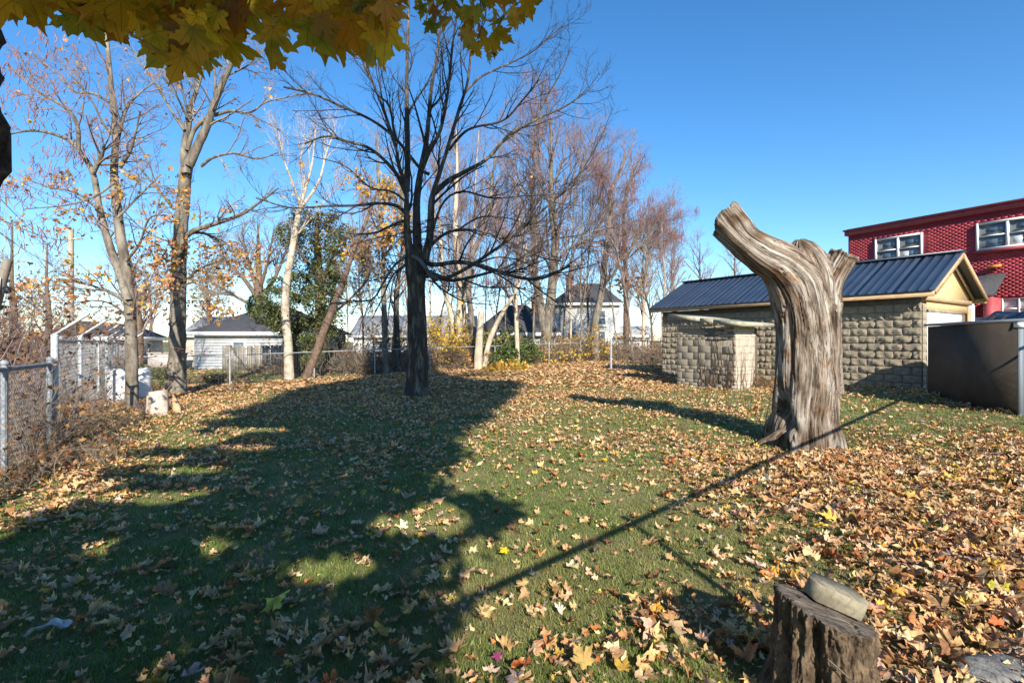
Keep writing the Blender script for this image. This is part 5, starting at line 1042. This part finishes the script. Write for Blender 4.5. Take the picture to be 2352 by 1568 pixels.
def maple_mat(m):
    nt = m.node_tree; N, L = nt.nodes, nt.links; b = N['Principled BSDF']; b.inputs['Roughness'].default_value = .55; b.inputs['Specular IOR Level'].default_value = .3
    lp = N.new('ShaderNodeAttribute'); lp.attribute_name = 'lp'; sx = N.new('ShaderNodeSeparateXYZ'); L.new(lp.outputs['Vector'], sx.inputs[0])
    def M(op, a, b_=None):
        n = N.new('ShaderNodeMath'); n.operation = op
        for i, v in enumerate((a, b_)):
            if v is None: continue
            if isinstance(v, (int, float)): n.inputs[i].default_value = v
            else: L.new(v, n.inputs[i])
        return n.outputs[0]
    yy = M('ADD', sx.outputs[1], .26); ang = M('ARCTAN2', sx.outputs[0], yy); rad = M('SQRT', M('ADD', M('MULTIPLY', sx.outputs[0], sx.outputs[0]), M('MULTIPLY', yy, yy)))
    dist = M('MULTIPLY', M('PINGPONG', ang, .36), rad)               # main veins fan from the stalk, 0.72 rad apart
    v1 = M('LESS_THAN', dist, .012)
    side = M('LESS_THAN', M('PINGPONG', M('ADD', rad, M('MULTIPLY', M('PINGPONG', ang, .36), -.9)), .055), .005)
    vein = M('MAXIMUM', M('MULTIPLY', v1, .55), M('MULTIPLY', side, .28))
    at = N.new('ShaderNodeAttribute'); at.attribute_name = 'col'
    tc = N.new('ShaderNodeTexCoord'); nz = N.new('ShaderNodeTexNoise'); nz.inputs['Scale'].default_value = 14; nz.inputs['Detail'].default_value = 4; L.new(tc.outputs['Object'], nz.inputs[0])
    cr = N.new('ShaderNodeValToRGB'); e = cr.color_ramp.elements; e[0].position = .28; e[0].color = (.45,.62,.4,1); e[1].position = .66; e[1].color = (1.15,.9,.75,1); q = e.new(.46); q.color = (1,1,1,1); L.new(nz.outputs[0], cr.inputs[0])
    sp = N.new('ShaderNodeTexNoise'); sp.inputs['Scale'].default_value = 30; L.new(tc.outputs['Object'], sp.inputs[0]); c2 = N.new('ShaderNodeValToRGB'); c2.color_ramp.elements[0].position = .69; c2.color_ramp.elements[0].color = (1,1,1,1); c2.color_ramp.elements[1].position = .75; c2.color_ramp.elements[1].color = (.25,.16,.12,1); L.new(sp.outputs[0], c2.inputs[0])
    x = at.outputs['Color']
    for c in (cr.outputs[0], c2.outputs[0]):
        mx = N.new('ShaderNodeMix'); mx.data_type = 'RGBA'; mx.blend_type = 'MULTIPLY'; mx.inputs[0].default_value = 1; L.new(x, mx.inputs[6]); L.new(c, mx.inputs[7]); x = mx.outputs[2]
    mx = N.new('ShaderNodeMix'); mx.data_type = 'RGBA'; L.new(vein, mx.inputs[0]); L.new(x, mx.inputs[6]); mx.inputs[7].default_value = (.10,.05,.02,1); x = mx.outputs[2]
    L.new(x, b.inputs['Base Color']); tr = N.new('ShaderNodeBsdfTranslucent'); L.new(x, tr.inputs[0]); ms = N.new('ShaderNodeMixShader'); ms.inputs[0].default_value = .3
    L.new(b.outputs[0], ms.inputs[1]); L.new(tr.outputs[0], ms.inputs[2]); L.new(ms.outputs[0], N['Material Output'].inputs[0])
maple_mat(M_MAPLE)
PALM = np.array([(.56,.37,.02),(.48,.34,.025),(.54,.28,.018),(.34,.33,.035),(.42,.22,.02),(.22,.11,.025)]); PM = np.array([.3,.22,.2,.13,.11,.04])
# the low boughs in the picture: leaves hung one by one
env_x = [0,10,60,90,110,150,190,240,300,330,365,400,440,490,540,555,570,600,640,660,700,760,800,850,880,905,930,960,985,1040,1075,1100,1130,1150,1175,1205,1230]
env_y = [75,70,60,45,70,95,100,95,120,140,165,190,190,185,165,90,70,70,165,85,120,150,150,170,150,60,20,12,65,75,100,130,165,110,70,45,0]
PTS = []
y = -60.
while y < 190:
    x = -20. + rm.uniform(0, 20)
    while x < 1235:
        px_, py_ = x+rm.uniform(-16, 16), y+rm.uniform(-14, 14)
        far = px_ > 905 or (560 < px_ < 720 and py_ > 40 and rm.random() < .55)
        lim = np.interp(px_, env_x, env_y) - (8 if far else 42)
        if 888 < px_ < 960: lim -= 60
        if py_ < lim: PTS.append((px_, py_, far))
        x += 30 if px_ < 905 else 20
    y += 24
PTS = np.array(PTS); n = len(PTS); far = PTS[:, 2] > .5
Yd = np.where(far, rm.uniform(2.1, 2.9, n), rm.uniform(1.25, 1.85, n)); C = np.stack([W(a, c, d) for a, c, d in zip(PTS[:, 0], PTS[:, 1], Yd)])
size = np.where(far, rm.uniform(.05, .085, n), rm.uniform(.052, .098, n))
vd = nrm(C-np.array([0, 0, EYE])); N_ = nrm(-vd + rm.normal(0, .58, (n, 3)) + np.array([0, 0, .1]))
outl = leaf_outline(_hires)
def hung(Cs, sz, Ns, dn, rng):
    """leaf hanging from its stalk: tip along dn (down), lying across normal Ns"""
    O = np.vstack([[(0, -.05)], outl]); k = len(O); B = nrm(dn-Ns*(dn*Ns).sum(-1, keepdims=True)); Tt = np.cross(B, Ns)
    x, y = O[:, 0][None], O[:, 1][None]; m = len(Cs); ph = rng.uniform(0, 6.3, (m, 1)); cu = rng.uniform(.05, .5, (m, 1))
    z = cu*(.8*np.abs(x)+.6*(y-.2)**2*np.sin(ph)+.16*np.sin(6*np.arctan2(y, x)+ph)*np.hypot(x, y)); sh = rng.normal(0, .16, (m, 1)); x = x*(1+rng.normal(0, .10, (m, 1)))+sh*y; rj = 1+rng.normal(0, .045, (m, k)); x = x*rj; y = y*rj
    V = Cs[:, None]+sz[:, None, None]*(x[..., None]*Tt[:, None]+y[..., None]*B[:, None]+z[..., None]*Ns[:, None]); i = np.arange(1, k)
    return V, np.stack([np.zeros(k-1, int), i, np.r_[i[1:], 1]], 1), k, np.c_[O, np.zeros(k)]
dn = nrm(np.array([0, 0, -1.])+rm.normal(0, .38, (n, 3))); V, Fl, k, lp = hung(C, size, N_, dn, rm); col = pick_cols(n, rm, PALM, PM, .14)
order = np.argsort(-size/Yd); top = order[:290]
inview = np.array([i for i in order if -.02 < PTS[i, 1]/190 and PTS[i, 1] > -40]); top = inview[:280]; rest = np.setdiff1d(order, top)
for g in range(34):                                                 # fine twigs the leaves hang on
    i = rm.integers(n); a = C[i]; e = a+np.array([rm.normal(0, .15), rm.normal(.05, .1), .25+.2*rm.random()]); br = MB(); br.tube(smooth_poly([e, (a+e)/2+rm.normal(0, .03, 3), a], [.004,.003,.002], 6)[0], [.004,.0036,.0032,.0028,.0024,.002], 4); br.build('twig', M_BARKB, mp_)
bough = mp_
for i in top:
    obj('leaf', V[i], Fl, M_MAPLE, bough, smooth=False, attrs={'col': rgba(col[i:i+1], k), 'lp': lp})
if len(rest):
    tag(obj('leaves', V[rest].reshape(-1, 3), (Fl[None]+(np.arange(len(rest))*k)[:, None, None]).reshape(-1, 3), M_MAPLE, bough, attrs={'col': rgba(col[rest], k), 'lp': np.tile(lp, (len(rest), 1))}), kind='stuff')
# unseen crown overhead: leaves and gaps placed to shape its shade on the lawn
POLY = np.array([(.0,.6),(-.35,1.8),(-.45,2.4),(-.55,2.9),(-.6,3.4),(-.6,3.9),(-.42,4.25),(.0,4.45),(.02,4.9),(-.25,5.2),(-.75,5.3),(-.9,6),(-.82,6.9),(-.95,8),(-.9,9.4),(-.5,11),(-.35,12.5),(.0,15),(.2,17),(.1,19.2),(-1.2,19.4),(-2.0,20.4),(-3.1,23),(-4.4,27),(-5.8,30),(-8.2,30),(-7.0,25),(-6.2,21.5),(-6.9,18.2),(-7.0,16.5),(-6.3,13.2),(-6.0,10),(-5.4,8),(-4.7,6.4),(-4.6,5),(-4.2,4),(-4.4,3),(-4.4,.6)])
def inside(p, poly):
    x, y = p[:, 0], p[:, 1]; r = np.zeros(len(p), bool); j = len(poly)-1
    for i in range(len(poly)):
        xi, yi = poly[i]; xj, yj = poly[j]; c = ((yi > y) != (yj > y)) & (x < (xj-xi)*(y-yi)/(yj-yi+1e-12)+xi); r ^= c; j = i
    return r
NL = 52000
g = np.c_[rm.uniform(-8.3, .8, NL*2), rm.uniform(.6, 30, NL*2)]
wob = .28*(np.stack([vnoise(np.c_[g*1.3, g[:, :1]*0]), vnoise(np.c_[g*1.3, g[:, :1]*0+5])], 1)-.5)
ok = inside(g+wob+rm.normal(0, .14, g.shape), POLY)
edge = (g[:, 0] < -3.7-.1*g[:, 1]) & (g[:, 1] < 11); ok &= ~(edge & (vnoise(np.c_[g*np.array([.8, 2.2]), g[:, :1]*0+2]) > .40))
for (cx, cy, rx, ry) in ((-3.4,5.25,.9,.28),(-2.75,4.0,.62,.26),(-1.28,3.62,.36,.28),(-.80,4.5,.5,.34),(-4.0,6.3,.6,.2),(-3.9,7.6,.5,.25),(-.72,4.85,.25,.25),(-3.2,3.0,.35,.15),(-4.6,9.2,.8,.3)): ok &= (((g[:, 0]-cx)/rx)**2+((g[:, 1]-cy)/ry)**2) > 1
g = g[ok]
yt = rm.uniform(-3.5, 1.8, len(g)); ca = math.cos(SUN_AZ); L_ = np.maximum((g[:, 1]-yt)/ca, 0); L_ = np.where(L_ < 5.2, 5.2+rm.uniform(0, 1.6, len(g)), L_)
Pc = np.c_[g[:, 0]+math.sin(SUN_AZ)*L_, g[:, 1]-ca*L_, L_*math.tan(SUN_EL)]
vis = (Pc[:, 1] > .02) & (Pc[:, 2] < EYE+.80*Pc[:, 1]+.25) & (np.abs(Pc[:, 0]) < 1.2*Pc[:, 1]+.5)
Pc = Pc[~vis]; m_ = len(Pc)
V, F, k, _ = leaf_batch(Pc, rm.uniform(.11, .17, m_), rand_dirs(m_, rm), rm.uniform(0, 6.3, m_), np.full(m_, .4), leaf_outline(_low), rm)
tag(obj('foliage', V, F, M_LEAF, mp_, attrs={'col': rgba(pick_cols(m_, rm, PALM, PM), k)}), kind='stuff')
# ------------------------------------------------------------------ grass and fallen leaves
rg = np.random.default_rng(123)
def field(n, y0, y1, rng, side=1.06, pad=.5, p=2.0):
    """ground points, thinning with distance"""
    a = rng.uniform(0, 1, n); Y = (y0**(1-p)+a*(y1**(1-p)-y0**(1-p)))**(1/(1-p)) if p != 1 else y0*(y1/y0)**a
    return np.c_[rng.uniform(-1, 1, n)*(side*Y+pad), Y]
STUMP = np.array([4.4, 7.75])
def dens(x, y):
    """leaves per square metre"""
    n1 = fbm(np.stack([x*.75, y*.75, x*0], -1), 3); n2 = fbm(np.stack([x*2.3, y*2.3, x*0+7], -1), 3)
    patch = sstep(.40, .56, .5*n1+.5*n2)
    d = 30 + 85*patch
    near_r = sstep(.9, 2.6, x-.12*(y-3))*sstep(9.0, 5.5, y)                       # heap on the right foreground
    d = d + near_r*(130+300*sstep(.30, .55, n1*.6+n2*.4))
    d = d + sstep(5.0, 8.0, x)*sstep(13, 9, y)*130*patch
    d = d + sstep(-2.2, -4.2, x)*sstep(9, 5, y)*150*sstep(.35, .55, n2)          # left foreground along the fence
    d = d + sstep(3.6, 2.4, y)*60 + sstep(-.5, -2, x)*35*patch
    d = d + sstep(-.2, .25, -(x+.72*y+0)/y)*100*sstep(4, 7, y)                     # foot of the left fence
    d = d + sstep(9.5, 13, y)*(35+75*patch)                                        # far lawn
    d = d + sstep(15, 20, y)*80*sstep(7, 4, x)
    d = d + 190*np.exp(-((x-.95)/.42)**2-((y-2.75)/.35)**2)
    d = d*(1-.75*np.exp(-((x-4.4)**2+(y-7.9)**2)/1.3))
    d = d*(1-.6*np.exp(-((x-6.2)**2+(y-13.6)**2)/2.5))
    fy_ = np.interp(x, [-20, -13.6, -10.8, -8.5, -4, 2, 6], [16, 18.2, 19.6, 22, 25, 29, 32]); d = d*(1-.9*sstep(0, .8, y-fy_+np.where(x > -11.5, 1.0, 0))*(x < -4.8))
    return d
# --- grass
def grass(n, y0, y1, hgt, wid, p):
    q = field(n, y0, y1, rg, p=p); x, y = q.T
    keep = rg.random(n) < np.clip(1.1-.0035*dens(x, y), .25, 1)*np.clip(.35+1.3*fbm(np.c_[q*1.7, x*0+3], 2), .3, 1)
    keep &= np.hypot(x-4.4, y-7.75) > .5; keep &= np.hypot(x-fs[0], y-fs[1]) > .2; keep &= np.hypot(x-fx, y-fy) > .36
    keep &= ~(((x-5.17)*.826+(y-16.05)*.564 > -.02) & ((x-5.17)*.564-(y-16.05)*.826 > -.1) & ((x-5.17)*.564-(y-16.05)*.826 < 2.1))
    keep &= ~(((x-5.75)*.826+(y-19.6)*.564 > .0) & ((x-5.75)*.564-(y-19.6)*.826 > -.1))
    keep &= ~((x > 9.15+.17*(12-y)) & (y < 0) )
    ps = np.c_[x-SF.O[0], y-SF.O[1]]; keep &= ~((ps@SF.n[:2] < .02) & (ps@SF.u[:2] > -.08) & (ps@SF.u[:2] < SL+.1))
    q = q[keep]; x, y = q.T; m = len(q); z = zg(x, y)
    sc = np.interp(y, [2, 8, 16, 30], [1, 1.05, 1.1, 1.1]); w = wid*np.interp(y, [2, 5, 10, 20, 30], [1, 1.5, 2.8, 5.2, 8])
    h = hgt*sc*rg.uniform(.45, 1.25, m)*(.7+.6*fbm(np.c_[q*1.2, x*0+1], 2)); a = rg.uniform(0, 6.3, m); ln = rg.uniform(.15, 1.1, m)*h; b_ = rg.uniform(0, 6.3, m)
    B = np.c_[x, y, z-.008]; t = np.c_[np.cos(a), np.sin(a), a*0]*w[:, None]/2; tip = B+np.c_[np.cos(b_)*ln, np.sin(b_)*ln, h]
    mid = (B+tip)/2+np.c_[-np.cos(b_)*ln*.14, -np.sin(b_)*ln*.14, h*.10]
    V = np.stack([B-t, B+t, mid+t*.7, mid-t*.7, tip], 1).reshape(-1, 3); i = np.arange(m)*5
    pal = np.array([(.135,.215,.035),(.175,.25,.045),(.215,.27,.06),(.09,.155,.028),(.42,.36,.17),(.28,.28,.10)]); c = pick_cols(m, rg, pal, np.array([.28,.27,.16,.12,.06,.11]), .2)
    dry = sstep(.42, .62, fbm(np.c_[q*.55, x*0+11], 3)+.10*np.exp(-((x-1.4)/2.6)**2-((y-7.5)/3.)**2))[:, None]; c = c*(1-dry*.6)+np.array([.32,.30,.11])*dry*.6
    return V, np.stack([i, i+1, i+2, i+3], 1), np.stack([i+3, i+2, i+4], 1), rgba(c, 5)
M_GRASS = mat('grass_blades', (.06,.1,.03), attr='col', rough=.6, scale=5, trans=.3, spec=.25)
A = grass(270000, 1.9, 7.5, .044, .0042, 1.25); B_ = grass(170000, 7.0, 36, .050, .0046, 1.35)
nA = len(A[0])
tag(obj('grass', np.vstack([A[0], B_[0]]), [np.vstack([A[1], B_[1]+nA]), np.vstack([A[2], B_[2]+nA])], M_GRASS, loc=(0,0,0), attrs={'col': np.vstack([A[3], B_[3]])}), kind='stuff')
# --- fallen leaves
def scatter(y0, y1, k, rng):
    n = int(k); q = np.c_[rng.uniform(-1, 1, n), rng.uniform(0, 1, n)]; Y = np.sqrt(y0**2+q[:, 1]*(y1**2-y0**2)); X = q[:, 0]*(1.05*Y+.4)
    area = (y1**2-y0**2)*1.06+.8*(y1-y0); d = dens(X, Y); keep = rng.random(n) < d/(n/area)
    X, Y = X[keep], Y[keep]; ok = (np.hypot(X-4.4, Y-7.75) > .55) & (np.hypot(X-fs[0], Y-fs[1]) > .19) & (np.hypot(X-fx, Y-fy) > .38)
    ok &= ~(((X-5.17)*.826+(Y-16.05)*.564 > -.02) & ((X-5.17)*.564-(Y-16.05)*.826 > -.1) & ((X-5.17)*.564-(Y-16.05)*.826 < 2.1))
    ok &= ~(((X-5.75)*.826+(Y-19.6)*.564 > .0) & ((X-5.75)*.564-(Y-19.6)*.826 > -.1)); ps = np.c_[X-SF.O[0], Y-SF.O[1]]; ok &= ~((ps@SF.n[:2] < .02) & (ps@SF.u[:2] > -.08) & (ps@SF.u[:2] < SL+.1))
    return X[ok], Y[ok]
def lying(X, Y, size, rng, tilt=.26, lift=.03):
    n = len(X); dd = dens(X, Y); z = zg(X, Y)+lift*rng.uniform(.5, 1.3, n)+  .00013*dd*rng.uniform(0, 1.2, n)*1.0
    return np.c_[X, Y, z], nrm(np.c_[rng.normal(0, tilt, (n, 2)), np.ones(n)])
X1, Y1 = scatter(2.0, 8.5, 75000, rg); n1 = len(X1); s1 = np.clip(rg.lognormal(-2.95, .36, n1)*(1+.38*sstep(.6, 2.2, X1-.12*(Y1-3))*sstep(8, 4.5, Y1))*np.interp(Y1, [2, 3.5, 5], [1.15, 1.05, 1]), .022, .115)*np.where(rg.random(n1) < .12, 1.25, 1)
C1, N1 = lying(X1, Y1, s1, rg); V1, F1, k1, lp1 = leaf_batch(C1, s1, N1, rg.uniform(0, 6.3, n1), rg.uniform(.15, .9, n1), leaf_outline(_half), rg, crumple=1.); col1 = pick_cols(n1, rg)
appar = s1/np.hypot(X1, Y1)*(np.abs(X1) < Y1*.98)*(Y1 > 2.4); pick = np.argsort(-appar)[:290]
M_FALLEN = mat('fallen_leaf', (.5,.3,.1), attr='col', rough=.7, scale=26, trans=.18, spec=.25)
ftri = F1.reshape(n1, -1, 3)[0]
DL = {0: 'dry tan maple leaf lying on the near lawn', 1: 'pale peach maple leaf lying on the near lawn', 2: 'reddish brown maple leaf lying on the near lawn', 3: 'light brown maple leaf lying on the near lawn', 4: 'dark brown curled maple leaf lying on the near lawn', 5: 'golden yellow maple leaf lying on the near lawn', 6: 'orange rust maple leaf lying on the near lawn', 7: 'mauve grey maple leaf lying on the near lawn', 8: 'cream coloured maple leaf lying on the near lawn'}
Vr = V1.reshape(n1, k1, 3)
for i in pick:
    kind = int(np.argmin(((LEAFCOL-col1[i])**2).sum(1)))
    tag(obj('fallen_leaf', Vr[i], ftri, M_FALLEN, attrs={'col': rgba(col1[i:i+1], k1)}), DL[kind].replace('on the near lawn', ['in the shaded grass at the lower left', 'in the grass at the bottom middle', 'among leaves around the near stump', 'in the leaf heap right of the near stump'][0 if C1[i, 0] < -.9 else 1 if C1[i, 0] < .75 else 2 if C1[i, 0] < 1.75 else 3]), 'leaf', 'fallen maple leaves on the lawn')
def single(x, y, size, colr, label, roll, curl=.3, lift=.055, tilt=(0, 0)):
    d = 1.55/((y-784)/1176); p = W(x, y, d); c = np.array([[p[0], p[1], gz(p[0], p[1])+lift]]); r_ = np.random.default_rng(int(x))
    V, F, k, _ = leaf_batch(c, np.array([size]), nrm(np.array([[tilt[0], tilt[1], 1.]])), np.array([roll]), np.array([curl]), leaf_outline(_hires), r_)
    tag(obj('fallen_leaf', V, F, M_FALLEN, attrs={'col': rgba(np.array([colr]), k)}), label, 'leaf')
single(2290, 1372, .125, (.50,.47,.04), 'large bright yellow-green leaf lying at the right edge', 2.2, .5, .08, (0, -.35))
single(1160, 1270, .058, (.80,.56,.02), 'vivid yellow leaf beside the rail shadow in mid lawn', .6, .2, .06, (0, -.3))
single(1390, 1060, .062, (.76,.52,.03), 'bright yellow leaf alone on pale grass left of the dead trunk', 1.6, .3, .06, (0, -.3))
single(1884, 1086, .055, (.76,.44,.02), 'orange yellow leaf below the foot of the dead trunk', 1.0, .3, .06, (0, -.3))
single(1142, 1512, .042, (.34,.06,.15), 'magenta leaf in the grass at the bottom middle', 1.8, .4, .06, (0, -.3))
single(1510, 1395, .045, (.66,.36,.03), 'golden leaf at the end of the post shadow', 2.8, .4, .05, (0, -.2))
single(1288, 1503, .055, (.62,.38,.05), 'yellow tan curled leaf right of the magenta leaf', .3, .7, .05)
single(1340, 1540, .095, (.46,.31,.10), 'large olive brown leaf standing up at the bottom middle', 3.6, .6, .10, (.1, -.8))
rest1 = np.setdiff1d(np.arange(n1), pick); fr = F1.reshape(n1, -1, 3)
Vn = Vr[rest1].reshape(-1, 3); Fn = (ftri[None]+(np.arange(len(rest1))*k1)[:, None, None]).reshape(-1, 3); cn = rgba(col1[rest1], k1)
X2, Y2 = scatter(8.5, 16, 40000, rg); n2 = len(X2); s2 = rg.uniform(.05, .085, n2); C2, N2 = lying(X2, Y2, s2, rg); V2, F2, k2, _ = leaf_batch(C2, s2, N2, rg.uniform(0, 6.3, n2), rg.uniform(.15, 1.0, n2), leaf_outline(_low), rg, crumple=1.2)
X3, Y3 = scatter(16, 31, 130000, rg); sel = rg.random(len(X3)) < .55; X3, Y3 = X3[sel], Y3[sel]; n3 = len(X3); s3 = rg.uniform(.075, .12, n3); C3, N3 = lying(X3, Y3, s3, rg); V3, F3, k3, _ = leaf_batch(C3, s3, N3, rg.uniform(0, 6.3, n3), rg.uniform(.15, 1.0, n3), leaf_outline(np.array([(0,-.5),(.6,-.1),(.35,.5),(0,.8)])), rg)
Xf, Yf = scatter(2.0, 15, 150000, rg); n4 = len(Xf); C4, N4 = lying(Xf, Yf, None, rg, tilt=.7); V4, F4, k4, _ = leaf_batch(C4, rg.uniform(.014, .036, n4), N4, rg.uniform(0, 6.3, n4), rg.uniform(.3, 1.5, n4), leaf_outline(_low), rg)  # torn bits
VA = [Vn, V2, V3, V4]; FA = [Fn, F2+len(Vn), F3+len(Vn)+len(V2), F4+len(Vn)+len(V2)+len(V3)]
tag(obj('leaf_litter', np.vstack(VA), np.vstack(FA), M_FALLEN, loc=(0,0,0), attrs={'col': np.vstack([cn, rgba(pick_cols(n2, rg), k2), rgba(pick_cols(n3, rg), k3), rgba(pick_cols(n4, rg), k4)])}), kind='stuff')
print('leaves', n1, n2, n3, 'grass', nA//5, len(B_[0])//5)
